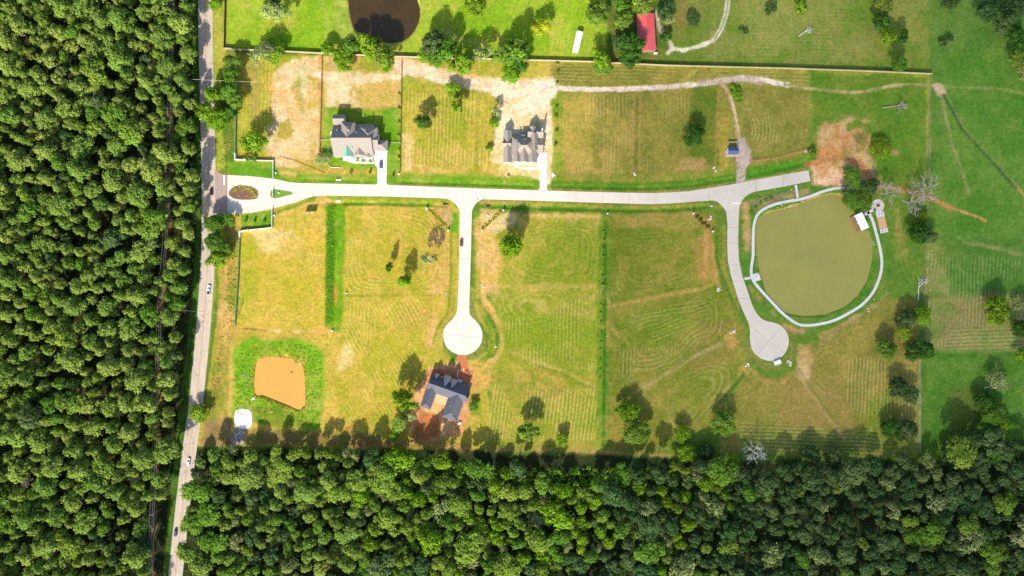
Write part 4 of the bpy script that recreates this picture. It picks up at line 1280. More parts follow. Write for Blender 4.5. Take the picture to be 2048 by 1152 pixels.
PROTO = {}
def protos(kind, leaf, n, rad, height, nleaf, lsize):
    PROTO[(kind, leaf)] = [tree_proto(kind, leaf, rad, height, 1000+hash((kind, leaf, i)) % 1 + i*31 + len(PROTO)*977, nleaf, lsize) + (rad, height) for i in range(n)]
protos('pine', 'leaf_pine', 10, 5.0, 20.0, 1900, 0.95)
protos('broad', 'leaf_broad', 8, 5.0, 15.0, 1900, 0.95)
protos('conic', 'leaf_broad', 4, 4.0, 18.0, 1900, 0.9)
protos('broad', 'leaf_cool', 8, 5.0, 15.0, 1900, 0.95)
protos('broad', 'leaf_bright', 4, 5.0, 11.0, 1500, 0.95)
protos('broad', 'leaf_dark', 3, 5.0, 11.0, 1500, 0.95)
protos('oak', 'leaf_broad', 4, 9.0, 16.0, 4200, 1.05)
protos('oak', 'leaf_dark', 3, 9.0, 15.0, 4200, 1.05)
protos('oak', 'leaf_cool', 3, 9.0, 15.0, 4200, 1.05)
protos('oak', 'leaf_bright', 3, 9.0, 13.0, 4200, 1.05)
protos('airy', 'leaf_grey', 4, 6.0, 12.0, 1050, 0.95)
protos('airy', 'leaf_yellow', 2, 6.0, 10.0, 1700, 0.8)
protos('pine', 'leaf_bright', 2, 5.0, 15.0, 1600, 0.9)
protos('pine', 'leaf_dark', 3, 5.0, 15.0, 1600, 0.9)
protos('bush', 'leaf_broad', 3, 2.0, 2.2, 260, 0.6)
protos('bush', 'leaf_bright', 3, 2.0, 2.2, 260, 0.6)
protos('bush', 'leaf_yellow', 3, 1.2, 1.3, 160, 0.5)
protos('bush', 'leaf_grey', 3, 1.2, 1.3, 130, 0.5)
protos('bush', 'leaf_cool', 3, 2.0, 2.2, 260, 0.6)

_pi = [0]
def place_tree(kind, leaf, px, py, rad_m, height, label, cat='tree', group=None, name=None, var=None):
    """crown centre seen at (px, py); the tree stands where that puts its foot"""
    P = PROTO[(kind, leaf)]
    _pi[0] += 1
    tm, cm, V, VAR, r0, h0 = P[(_pi[0]*5+3) % len(P) if var is None else var % len(P)]
    zc = height - 0.7*rad_m
    p = at(px, py, max(zc, 0))
    nm = name or {'pine': 'pine_tree', 'bush': 'shrub'}.get(kind, 'broadleaf_tree')
    root = empty(nm, (p.x, p.y, ground_z(px, py)*0.5), label, cat, group, random.random()*6.28)
    sx, sz = rad_m/r0, height/h0
    ov = 1 + 0.22*(random.random()-0.5)
    root.scale = (sx*ov, sx/ov, sz)
    a = bpy.data.objects.new('crown', cm); C.objects.link(a); a.parent = root
    b = bpy.data.objects.new('trunk' if kind != 'bush' else 'stem', tm); C.objects.link(b); b.parent = root
    return root

# ---- the two woods
def inside(poly, x, y):
    c = False
    for i in range(len(poly)):
        (x1, y1), (x2, y2) = poly[i-1], poly[i]
        if (y1 > y) != (y2 > y) and x < (x2-x1)*(y-y1)/(y2-y1)+x1: c = not c
    return c

def pw_x(pts, y): return float(np.interp(y, [p[1] for p in pts], [p[0] for p in pts]))
LINE = [(350,-200),(347,0),(341,150),(338.5,300),(332,430),(318,618),(314,780),(311,900),(304,1030),(298,1152),(290,1400)]
WEST_EDGE = [(388,-200),(388,0),(392,150),(394,300),(396,420),(394,500),(386,600),(374,700),(358,830),(352,900),(340,1000),(330,1080),(324,1152),(318,1400)]
def west_ok(x, y):
    e = pw_x(WEST_EDGE, y) - (14 if y < 420 else 21)
    l = pw_x(LINE, y)
    if x > e: return False
    if l - 7 < x < l + 11: return False
    return True

def scatter(region, dmin, dmax, box, n_try, rng, tight=0.9):
    """crown spots with their own radius, larger crowns keeping others away"""
    pts, cellsz = [], dmax
    grid = {}
    x0, y0, x1, y1 = box
    for _ in range(n_try):
        x, y = x0+(x1-x0)*rng.random(), y0+(y1-y0)*rng.random()
        if not region(x, y): continue
        d = dmin + (dmax-dmin)*rng.random()**1.35
        gi, gj = int(x//cellsz), int(y//cellsz)
        ok = True
        for a in range(gi-1, gi+2):
            for b in range(gj-1, gj+2):
                for (X, Y, D) in grid.get((a, b), ()):
                    if (X-x)**2+(Y-y)**2 < (0.5*(d+D)*tight)**2: ok = False; break
                if not ok: break
            if not ok: break
        if ok:
            grid.setdefault((gi, gj), []).append((x, y, d)); pts.append((x, y, d))
    return pts

rs = np.random.default_rng(42)
west = scatter(west_ok, 19, 48, (-110, -90, 396, 1260), 26000, rs, 0.94)
S_EDGE = [(300,900),(372,905),(480,893),(620,893),(760,900),(860,915),(960,925),(1100,930),(1200,928),(1300,925),(1400,925),(1560,938),(1640,925),(1760,918),(1850,915),(1900,900),(1960,880),(2060,850),(2300,840)]
EASTROAD = [(400,840),(392,900),(384,960),(377,1030),(370,1100),(365,1152),(358,1300)]
def south_ok(x, y):
    return y > float(np.interp(x, [p[0] for p in S_EDGE], [p[1] for p in S_EDGE])) + 6 and x > pw_x(EASTROAD, y) + 2 \
        and not inside([(1060,915),(1260,918),(1240,950),(1150,985),(1060,960)], x, y) and not inside([(1860,905),(1960,905),(1940,950),(1870,945)], x, y)
south = scatter(south_ok, 18, 54, (340, 880, 2160, 1260), 26000, rs)
print('woods', len(west), len(south))

def in_view(x, y): return -14 < x < 2062 and -14 < y < 1166

def wood(spots, keep, kinds, hlo, hhi, labels, group, stuffname, stufflabel):
    vis = [s for s in spots if in_view(s[0], s[1])]
    vis.sort(key=lambda s: -s[2])
    own = set(id(s) for s in vis[:keep])
    SV = {}
    for s in spots:
        x, y, d = s
        kd, lf = kinds(x, y, rs)
        h = hlo + (hhi-hlo)*(0.55*rs.random() + 0.45*min(1, (d-17)/28))
        if hhi < 21 and y < 985 and 690 < x < 1330: h = max(h, 9 + 15*rs.random()**1.4)
        r = d*SC*0.5*1.12
        if hhi < 21 and y < 960 and 640 < x < 1330 and lf == 'leaf_broad' and d < 42 and rs.random() < 0.6: kd, h = 'conic', max(h, 15 + 9*rs.random())
        if id(s) in own:
            place_tree(kd, lf, x, y, r, h, labels(kd, lf, x, y, d), 'tree', group)
        else:
            P = PROTO[(kd, lf)]
            tm, cm, V, VAR, r0, h0 = P[int(rs.integers(len(P)))]
            p = at(x, y, h-0.7*r)
            a = rs.random()*6.28
            ca, sa = math.cos(a), math.sin(a)
            keepm = rs.random(len(V)) < 0.85
            W = V[keepm]
            Wx, Wy = W[..., 0]*r/r0, W[..., 1]*r/r0
            W2 = np.stack([Wx*ca-Wy*sa+p.x, Wx*sa+Wy*ca+p.y, W[..., 2]*h/h0], -1)
            SV.setdefault(lf, []).append((W2, np.clip(VAR[keepm]+0.24*rs.normal(), -0.2, 1.1)))
    for lf, L_ in SV.items():
        me = leaf_mesh(stuffname, np.concatenate([a for a, b in L_]), np.concatenate([b for a, b in L_]), lf)
        yield link(stuffname, me)

def west_kind(x, y, r):
    q = r.random()
    return ('pine', 'leaf_pine') if q < 0.80 else (('broad', 'leaf_broad') if q < 0.94 else ('broad', 'leaf_cool'))
SPEC = {'leaf_pine': 'yellow green pine', 'leaf_broad': 'mid green tree', 'leaf_bright': 'bright green tree', 'leaf_grey': 'thin grey green tree', 'leaf_cool': 'bluish green tree'}
def sizeword(d): return 'large' if d > 38 else ('small' if d < 26 else 'middling')
def band(v, cuts, words): return words[int(np.searchsorted(cuts, v))]
def wl(kd, lf, x, y, d):
    l = pw_x(LINE, y)
    a = 'between power line and highway' if x > l else band(l-x, [45, 110, 175, 240, 295], ['beside the power line', 'a little west of the power line', 'inside the west wood', 'deep in the west wood', 'far inside the west wood', 'at the far west edge'])
    b = band(y, [110, 230, 330, 440, 560, 680, 790, 900, 1020], ['level with the north lawn', 'level with the north track', 'level with the lawn house', 'level with the street entrance', 'level with the dry lot', 'level with the weedy strip', 'level with the orange pond', 'level with the white pad', 'level with the south wood', 'near the bottom edge'])
    return f'{sizeword(d)} {SPEC[lf]} {a}, {b}'
for i, o in enumerate(wood(west, 300, west_kind, 12, 25, wl, 'trees of the wood west of the highway', 'west_wood', '')):
    tag(o, ['crowns of the smaller pines filling the wood west of the highway', 'crowns of small broadleaf trees filling gaps of the west wood'][min(i, 1)], None, None, 'stuff')

def south_kind(x, y, r):
    t = float(np.clip((x-1050)/500, 0, 1))
    q = r.random()
    if x < 720 and q < 0.40: return ('pine', 'leaf_pine')
    if q > 0.95: return ('airy', 'leaf_grey')
    if 680 < x < 1420 and q < (0.22 + 0.18*(y < 1010))*(1-0.8*t): return ('broad', 'leaf_bright')
    if r.random() < 0.74*(1-t) + 0.10*t: return ('broad', 'leaf_broad')
    return ('broad', 'leaf_cool')
def sl_(kd, lf, x, y, d):
    a = band(x, [520, 680, 820, 960, 1110, 1260, 1400, 1540, 1700, 1850, 1960], ['beside the highway', 'below the orange pond', 'below the dry field', 'below the red soil house', 'below the field edge track', 'below the long drain', 'below the drain side trees', 'left of the white dead tree', 'right of the white dead tree', 'below the striped strip', 'below the pasture fence', 'below the east pasture'])
    b = band(y, [960, 1030, 1090], ['front of south wood', 'second rows of south wood', 'deep in south wood', 'at the bottom edge'])
    return f'{sizeword(d)} {SPEC[lf]} {a}, {b}'
for o in wood(south, 265, south_kind, 8, 20.5, sl_, 'trees of the wood south of the lots', 'south_wood', ''):
    tag(o, 'crowns of the smaller trees filling the wood south of the lots', None, None, 'stuff')

# ---- undergrowth between the trunks
def ground_cover(name, label, region, box, n_puff, r_lo, r_hi, h, per, size, mat, seed):
    rng = np.random.default_rng(seed)
    c, r = [], []
    x0, y0, x1, y1 = box
    while len(c) < n_puff:
        x, y = x0+(x1-x0)*rng.random(), y0+(y1-y0)*rng.random()
        if not region(x, y): continue
        hh = h*(0.2+0.8*rng.random()**2)
        p = at(x, y, 0)
        c.append((p.x, p.y, ground_z(x, y) + hh*0.4)); r.append(r_lo+(r_hi-r_lo)*rng.random())
    V, VAR = leaf_cloud(np.array(c), np.array(r), [per]*len(c), size, rng, up=0.5, flat=0.6)
    o = link(name, leaf_mesh(name, V, VAR, mat))
    tag(o, label, None, None, 'stuff')
    return o
ground_cover('undergrowth', 'dark undergrowth beneath the pines west of the highway', lambda x, y: x < pw_x(WEST_EDGE, y)-4 and not (pw_x(LINE, y)+1 < x < pw_x(LINE, y)+11), (-110,-90,396,1260), 2600, 1.2, 3.0, 6, 20, 1.1, 'leaf_under', 3)
ground_cover('undergrowth', 'dark undergrowth beneath the wood south of the lots', lambda x, y: y > float(np.interp(x, [p[0] for p in S_EDGE], [p[1] for p in S_EDGE]))+4 and x > pw_x(EASTROAD, y)+4, (340,880,2160,1260), 3400, 1.2, 2.8, 5, 20, 1.1, 'leaf_under', 4)
ground_cover('undergrowth', 'bright low scrub along the north edge of the south wood', lambda x, y: 8 < y-float(np.interp(x, [p[0] for p in S_EDGE], [p[1] for p in S_EDGE])) < 75 and 760 < x < 1500, (740,880,1520,1040), 800, 0.9, 2.2, 2.5, 22, 0.9, 'leaf_weed', 5)
# ---- weeds
ground_cover('weeds', 'rank green weeds filling the drain strip between the dry lots', lambda x, y: inside([(654,412),(668,408),(668,560),(664,650),(651,656)], x, y), (648,404,672,660), 520, 0.5, 1.0, 0.45, 12, 0.36, 'leaf_weed', 6)
ground_cover('weeds', 'rank green weeds round the orange pond', lambda x, y: inside([(486,690),(560,682),(628,692),(642,720),(646,830),(630,852),(560,838),(505,822),(476,838),(470,810),(472,720)], x, y) and not inside([(505,708),(596,706),(615,740),(617,822),(590,828),(505,800)], x, y), (460,674,652,862), 620, 0.4, 0.9, 0.5, 12, 0.36, 'leaf_weed', 7)
ground_cover('weeds', 'yellow reeds on the bank of the orange pond', lambda x, y: inside([(505,710),(596,708),(612,742),(616,815),(600,826),(505,800)], x, y) and not inside([(511,718),(590,716),(607,742),(611,812),(596,821),(510,792)], x, y), (500,704,620,830), 130, 0.4, 0.8, 1.2, 12, 0.4, 'leaf_reed', 8)
ground_cover('weeds', 'rough yellowish growth along the ditch east of the highway', lambda x, y: inside([(446,170),(470,170),(474,300),(455,330),(440,330)], x, y) or inside([(455,500),(478,480),(474,640),(450,690),(430,800),(410,870),(420,780),(446,640)], x, y), (400,160,480,880), 240, 0.4, 0.9, 0.7, 12, 0.45, 'leaf_reed', 9)

# ---- trees that stand alone or in small groups: (crown centre x, y, crown width in pixels, height m, kind, leaf, label)
B, CO, BR, DK, GR, YE, PI = 'leaf_broad', 'leaf_cool', 'leaf_bright', 'leaf_dark', 'leaf_grey', 'leaf_yellow', 'leaf_pine'
SOLO = [
 # north fence and lawn
 (522,108,46,14,'airy',GR,'pale green tree over the fence at its northwest corner'),
 (546,104,44,10,'broad',BR,'bright leafy tree on the north fence just east of the pale one'),
 (549,20,46,15,'airy',GR,'loose pale green tree standing in the lawn behind the north fence'),
 (541,2,26,12,'broad',DK,'dark tree cut by the top edge above the pale lawn tree'),
 (655,98,28,8,'broad',BR,'small bright tree on the north fence west of the brown pond'),
 (688,118,46,10,'oak',BR,'bright green tree in front of the fence below the brown pond'),
 (702,92,34,14,'broad',B,'mid green tree on the fence at the pond corner'),
 (742,92,52,17,'oak',BR,'largest bright tree between fence and brown pond'),
 (765,108,44,17,'oak',B,'leafy tree on the fence under the brown pond tip'),
 (772,130,24,6,'broad',BR,'low bright bush tree at the soil edge below the pond'),
 (866,86,54,18,'oak',CO,'dark green oak behind the north fence right of the brown pond'),
 (886,104,56,18,'oak',B,'broad oak leaning over the north fence above the track'),
 (856,112,38,9,'broad',BR,'bright low tree in front of the fence beside the broad oak'),
 (922,124,46,16,'oak',BR,'bright oak overhanging the soil track by the fence'),
 (963,105,36,15,'airy',GR,'thin grey green tree on the fence between two oaks'),
 (1030,100,56,20,'oak',B,'tall oak on the north fence with the longest shadow'),
 (1044,122,36,12,'broad',DK,'dark green tree on the fence right under the tall oak'),
 (1003,112,34,11,'broad',B,'olive tree at the left foot of the tall fence oak'),
 (1020,150,38,6,'broad',BR,'low round bright tree in front of the tall fence oak'),
 (1082,54,34,12,'airy',YE,'round yellow green tree alone in the north lawn'),
 (948,8,46,11,'oak',BR,'bushy bright tree at the top edge of the lawn'),
 (1195,28,52,14,'oak',B,'yellowish green tree at the top edge west of the red barn'),
 (1204,114,40,13,'oak',BR,'bright tree on the fence southwest of the red barn'),
 (1208,138,34,8,'broad',B,'low dark green tree below the fence southwest of the red barn'),
 (1246,38,42,13,'oak',B,'leafy tree close to the west side of the red barn'),
 (1246,84,42,13,'oak',CO,'grey green tree between lawn and the red barn'),
 (1263,84,50,15,'oak',DK,'dark oak spreading over the red barn roof'),
 (1262,114,46,12,'oak',DK,'dark tree on the fence just below the red barn'),
 (1286,0,56,15,'oak',B,'big tree behind the north end of the red barn'),
 (1332,16,40,12,'oak',CO,'grey green tree beside the northeast corner of the red barn'),
 (1337,38,24,8,'airy',GR,'small grey tree by the red barn drive'),
 (1330,76,22,6,'broad',DK,'small dark tree over the red barn drive'),
 (1243,8,34,13,'broad',B,'tree at the top edge between two yellowish ones'),
 # north-east paddock
 (1384,40,28,4,'broad',CO,'low dark bush in the paddock east of the red barn'),
 (1540,20,24,4,'broad',CO,'small bush in the paddock inside the stone track bend'),
 (1486,62,17,2.5,'bush',CO,'tiny grey bush in the middle of the paddock'),
 (1600,14,30,3,'bush',BR,'low green bush at the top of the paddock'),
 (1762,46,34,11,'broad',DK,'dark tree in the hedge line east of the paddock'),
 (1768,10,40,10,'oak',B,'tree at the top edge over the paddock hedge line'),
 (1778,72,34,10,'broad',BR,'bright tree at the middle of the paddock hedge line'),
 (1804,72,26,9,'broad',DK,'dark little tree east of the bright hedge line tree'),
 (1796,128,32,9,'broad',B,'tree on the fence at the foot of the paddock hedge line'),
 (1890,80,26,3.5,'bush',CO,'low dark bush in the pasture near the fence corner'),
 (1902,0,40,10,'oak',CO,'tree cut by the top edge above the east pasture'),
 (1978,22,46,12,'oak',CO,'westmost tree of the clump in the northeast corner'),
 (2010,44,46,12,'oak',GR and CO,'middle tree of the clump in the northeast corner'),
 (2038,12,50,13,'oak',CO,'tree at the very top of the northeast corner clump'),
 (2034,72,44,12,'oak',DK,'dark tree of the northeast clump beside the pasture'),
 (2040,118,44,10,'oak',B,'green tree below the northeast corner clump'),
 (2044,148,28,6,'airy',GR,'pale grey tree at the right edge under the northeast clump'),
 # lots north of the street
 (845,242,28,13,'pine',DK,'dark conical tree on the lot right of the lawn house'),
 (908,181,34,6,'broad',BR,'low bright tree beside the soil track north of the striped lot'),
 (915,212,26,13,'broad',BR,'bright tree just below the low one on the striped lot'),
 (988,246,20,6,'broad',BR,'small bright tree on the soil edge left of the second house'),
 (979,296,14,4,'bush',BR,'bright bush left of the second house'),
 (992,222,18,8,'airy',GR,'thin tree at the northwest soil edge of the second house'),
 (1388,271,44,9,'oak',DK,'dark round tree alone on the lot near the blue roofed shed'),
 (507,286,46,14,'airy',BR,'leafy tree inside the white corner wall by the entrance'),
 (502,317,24,3,'bush',B,'low shrub behind the white corner wall by the entrance'),
 (1757,298,44,4,'oak',BR,'low bright thicket right of the orange soil scar'),
 (1625,302,18,3,'bush',B,'bush at the end of the lot above the orange soil'),
 (1470,184,28,2.5,'bush',BR,'low bright bush where the two soil tracks meet'),
 (648,318,32,4,'airy',GR,'pale wispy tree at the corner of the lawn house lot'),
 # along the highway
 (462,122,30,11,'broad',B,'leafy tree next to the highway below the fence corner'),
 (461,148,32,12,'broad',B,'second roadside tree below the fence corner'),
 (470,200,36,10,'oak',B,'widely spreading tree at the edge of the first lot'),
 (456,184,34,11,'broad',B,'roadside tree next to the widely spreading one'),
 (422,188,32,13,'airy',BR,'green tree hanging over the highway above the silver car'),
 (412,224,38,13,'broad',BR,'green tree hanging over the highway below the silver car'),
 (437,240,44,9,'oak',BR,'broad low tree on the verge south of the silver car'),
 (462,222,24,8,'pine',DK,'thin dark tree beside the verge tree'),
 (430,8,26,7,'airy',BR,'small tree on the highway verge at the top edge'),
 (428,446,40,11,'oak',B,'tree on the highway verge just below the street entrance'),
 (458,440,26,7,'broad',B,'low tree by the south wall of the entrance'),
 (430,484,44,12,'oak',B,'leafy tree over the highway shoulder south of the entrance'),
 (447,498,28,8,'broad',B,'small tree between highway and the fenced dry lot'),
 (432,518,40,11,'oak',BR,'southmost of the trees over the highway shoulder'),
 (399,825,36,8,'broad',BR,'small tree leaning over the highway beside the white pad'),
 # lots south of the street
 (776,534,14,12,'pine',DK,'small dark slender tree in the mown field left of the cul de sac street'),
 (806,562,24,15,'pine',BR,'low green tree with a long shadow in the mown field'),
 (858,516,28,15,'airy',GR,'thin grey tree near the cul de sac street'),
 (1022,490,44,19,'oak',BR,'round leafy tree alone in the field right of the cul de sac street'),
 (806,803,46,19,'oak',BR,'bright tree at the west side of the red soil lot'),
 (800,845,34,7,'broad',B,'tree at the southwest corner of the red soil lot'),
 (820,832,26,5,'airy',GR,'bare looking grey shrub southwest of the blue roofed house'),
 (790,868,24,6,'broad',BR,'small bright tree by the wood below the red soil lot'),
 (947,812,20,4,'broad',B,'bush right of the house on red soil'),
 (1057,864,42,13,'oak',B,'field edge tree nearest the red soil lot'),
 (1125,880,26,6,'broad',BR,'small bright tree on the track at the field edge'),
 (1256,824,44,10,'oak',BR,'bright tree at the field edge beside the long drain'),
 (1272,862,58,12,'oak',B,'large tree at the field edge beside the long drain'),
 (1446,846,54,10,'oak',B,'round tree alone in the field south of the second bulb'),
 (1362,866,34,7,'broad',BR,'slender bright tree at the wood edge left of the round one'),
 (1372,906,40,9,'oak',BR,'bright yellow green tree at the wood edge below the slender one'),
 (1412,902,38,9,'oak',CO,'grey green tree at the wood edge left of the white dead tree'),
 (1466,922,30,7,'broad',BR,'bright low tree beside the white dead tree'),
 (1622,906,40,9,'oak',CO,'bluish tree at the wood edge right of the white dead tree'),
 (1668,910,36,9,'oak',CO,'dark tree at the wood edge east of the bluish one'),
 # by the pond
 (1702,356,40,6,'airy',B,'loose green tree on the bank at the north end of the pond walk'),
 (1735,374,42,7,'oak',CO,'dark tree between the soil road and the pond'),
 (1722,398,46,7,'oak',B,'mid green tree overhanging the pond above the dock'),
 (1702,398,38,6,'broad',B,'olive tree overhanging the north end of the pond'),
 (1690,382,22,5,'broad',CO,'small dark tree where the walk meets the pond trees'),
 # east field
 (1838,464,46,11,'oak',DK,'very dark round tree east of the game court'),
 (1852,472,34,8,'broad',CO,'grey green tree hugging the very dark one'),
 (1842,432,24,5,'broad',BR,'bright small tree above the very dark round one'),
 (1814,636,42,9,'oak',CO,'grey green tree on the fence line south of the walk'),
 (1844,630,36,8,'broad',BR,'brighter tree beside the grey green fence line tree'),
 (1806,664,32,7,'airy',BR,'loose tree below the pair on the fence line'),
 (1772,698,44,9,'oak',B,'rounded tree left of the dark double tree'),
 (1828,702,40,9,'oak',DK,'left half of the dark double tree on the fence line'),
 (1852,702,38,9,'oak',DK,'right half of the dark double tree on the fence line'),
 (1795,772,40,9,'oak',CO,'spreading tree on the striped strip inside the fence'),
 (1818,788,38,8,'broad',CO,'lower half of the spreading tree group inside the fence'),
 (1782,856,46,9,'oak',DK,'dark tree inside the fence near the south wood'),
 (1814,858,44,9,'oak',CO,'grey green tree on the fence near the south wood'),
 (1994,620,54,11,'oak',BR,'bright tree alone in the mown pasture at the east side'),
 (2044,612,34,8,'airy',GR,'thin grey tree at the right edge beside the bright one'),
 (2042,656,38,9,'oak',DK,'dark tree at the right edge below the bright one'),
 (2044,710,28,7,'broad',BR,'bright tree at the right edge in the lower pasture'),
 (1996,762,44,8,'airy',GR,'grey thinning tree in the lower east pasture'),
 (1964,800,42,9,'oak',DK,'dark tree under the grey thinning one'),
 (1984,826,54,11,'oak',B,'olive oak in the lower east pasture'),
 (2006,852,30,8,'broad',BR,'small green tree below the olive oak'),
 (1912,912,54,11,'oak',CO,'pale tree at the corner of pasture and south wood'),
 (1942,876,46,11,'oak',CO,'tall grey green tree above the corner of pasture and wood'),
 (1990,906,50,12,'oak',DK,'dark tree at the wood edge in the southeast pasture'),
]
for (x, y, d, h, kd, lf, lb) in SOLO:
    if (kd, lf) not in PROTO:
        kd = 'broad' if ('broad', lf) in PROTO else 'airy'
    place_tree(kd, lf, x, y, d*SC*0.5*(1.0 if kd != 'pine' else 1.15), h*1.08, lb, 'tree' if h > 3.6 else 'shrub', None, 'shrub' if h <= 3.6 else {'oak': 'spreading_tree', 'airy': 'thin_tree', 'pine': 'slender_tree'}.get(kd, 'field_tree'))

# ---- dead and fallen trees
def branches(mb, p, d, length, r, depth, rng, gravity=0.0):
    q = p + d*length
    mid = p + d*length*0.5 + Vector(rng.normal(size=3))*length*0.06
    r = max(r, 0.085)
    mb.tube([p, mid, q], [r, r*0.8, r*0.6], 5 if depth > 1 else 4)
    if depth == 0: return
    for k in range(int(rng.integers(2, 4)) + (1 if depth > 2 else 0)):
        nd = (d + Vector(rng.normal(size=3))*0.55 + Vector((0, 0, gravity))).normalized()
        t = 0.55 + 0.45*rng.random()
        branches(mb, p + d*length*t, nd, length*(0.60+0.28*rng.random()), r*0.52, depth-1, rng, gravity)

def dead_tree(px, py, width, height, label, mat, seed, standing=True, ang=0.0, name='dead_tree', depth=4):
    rng = np.random.default_rng(seed)
    R_ = width*SC*0.5
    root = empty(name, (0,0,0), label, 'dead tree')
    tr, cr = MB(), MB()
    if standing:
        p = at(px, py, height*0.6); root.location = (p.x, p.y, ground_z(px, py))
        tr.tube([(0,0,-0.8),(0,0,height*0.2),(0.1,0.1,height*0.45)], [height*0.028,height*0.024,height*0.018], 7)
        for k in range(7):
            a = 6.28*k/7 + rng.normal()*0.3
            branches(cr, Vector((0.05,0.05,height*(0.3+0.15*rng.random()))), Vector((math.cos(a), math.sin(a), 0.55+0.4*rng.random())).normalized(), R_*0.50, height*0.02, depth-1, rng, 0.02)
    else:
        p = at(px, py, 0); root.location = (p.x, p.y, ground_z(px, py)); root.rotation_euler = (0,0,ang)
        Lg = width*SC
        tr.tube([(-Lg/2,0,0.3),(-Lg*0.1,0.1,0.35),(Lg*0.12,0,0.5)], [0.38,0.3,0.22], 7)
        for k in range(5):
            a = rng.normal()*0.55
            branches(cr, Vector((Lg*(-0.1+0.2*rng.random()),0,0.45)), Vector((math.cos(a), math.sin(a), 0.12+0.15*rng.random())).normalized(), Lg*0.20, 0.15, depth-1, rng, 0.0)
    tr.build('trunk', MATS[mat], root); cr.build('branches', MATS[mat], root)
    return root
dead_tree(1776,386,46,9,'smaller bare grey tree beside the fire pit patio','dead_bark',1,depth=4)
dead_tree(1828,404,54,11,'left of the two big bare trees on the soil streak','dead_bark',2,depth=4)
dead_tree(1852,380,64,12,'tallest bare tree at the head of the soil streak','dead_bark',3,depth=4)
dead_tree(1508,904,52,10,'white dead tree at the edge of the south wood','dead_pale',4,depth=4)
dead_tree(1594,964,22,11,'small white dead tree inside the south wood','dead_pale',5)
dead_tree(47,966,26,17,'brownish dead crown among the western pines','dead_bark',6)
dead_tree(208,1108,26,17,'grey dead crown low in the western pine wood','dead_bark',7)
dead_tree(1790,212,52,2,'fallen grey tree with its branches in the east lot','dead_bark',8,False,math.radians(8),'fallen_tree')
dead_tree(1611,62,34,2,'fallen bleached tree in the northeast paddock','dead_pale',9,False,math.radians(38),'fallen_tree',3)
dead_tree(1837,572,56,2,'long bleached trunk lying in the grass east of the pond','dead_pale',10,False,math.radians(88),'fallen_tree',3)
dead_tree(1988,772,40,2,'fallen grey branch under the thinning tree of the lower pasture','dead_pale',12,False,math.radians(10),'fallen_tree',3)

# ---- small planted shrubs
def shrub(px, py, d, label, leaf=YE, h=None, group=None):
    place_tree('bush', leaf, px, py, d*SC*0.5, h or max(0.5, d*SC*0.32), label, 'shrub', group, 'shrub')
for i, (x, y, d) in enumerate([(472,377,9),(481,374,8),(491,376,8),(501,378,9),(506,383,8),(510,390,9),(468,383,6),(505,396,6),(486,380,5),(495,391,5),(478,391,5)]):
    shrub(x, y, d, 'small yellow green shrub on the oval mulch island', YE, None, 'shrubs on the oval island')
for i, y in enumerate([461,479,496,514,533,553,570,588,608,624,643,663,682,700,717,737,755]):
    shrub(1208-0.028*(y-461) + 2.4*(random.random()-0.5), y + 5*(random.random()-0.5), 3.6+2.8*random.random(), 'pale young shrub in the planted row along the long drain', GR, 0.8+0.7*random.random(), 'row of young shrubs by the long drain')
for x, y in ((862,424),(869,430),(876,437),(882,443),(889,450)):
    shrub(x, y, 8, 'yellow shrub in the bed on the west corner of the cul de sac street', YE, 0.8, 'shrubs of the west corner bed')
for x, y in ((1000,424),(993,430),(986,437),(979,444),(972,451)):
    shrub(x, y, 9, 'yellow shrub in the bed on the east corner of the cul de sac street', YE, 0.8, 'shrubs of the east corner bed')
for x, y in ((1394,433),(1401,439),(1408,446),(1415,452)):
    shrub(x, y, 9, 'olive shrub in the corner bed by the pond street', CO, 0.8, 'shrubs of the pond street corner bed')
for x, y in ((1502,424),(1511,414),(1522,406),(1532,400),(1542,396)):
    shrub(x, y, 8, 'small green shrub in the bed between pond walk and street', BR, 0.8, 'shrubs beside the pond walk')
for x, y in ((683,318),(716,319),(727,321),(741,322)):
    shrub(x, y, 8, 'clipped shrub along the front of the lawn house', BR, 0.9, 'front shrubs of the lawn house')
for x, y in ((701,345),(739,344),(786,350),(490,441),(508,441),(527,441)):
    shrub(x, y, 6, 'slim newly planted tree with a dark shadow on green lawn', B, 2.6, 'newly planted lawn trees')
for x, y in ((798,188),(797,216),(797,245),(797,272),(798,300),(797,316)):
    shrub(x, y, 7, 'yellow green shrub in the row along the lawn house east fence', YE, 1.6, 'shrubs on the lawn house east fence')
for x, y in ((1114,126),(1116,144),(1114,166),(1113,215),(1112,232),(1113,262),(1111,290)):
    shrub(x, y, 8, 'young shrub in the planted line right of the second house', BR, 2.0, 'planted line right of the second house')

# ================================================================== BUILDINGS
def house_frame(cx, cy, rot=0.0):
    """local frame: px offsets from (cx, cy), x to the right and y up the picture, turned by rot degrees clockwise"""
    k = SC*(CAMH-5.0)/CAMH
    return k

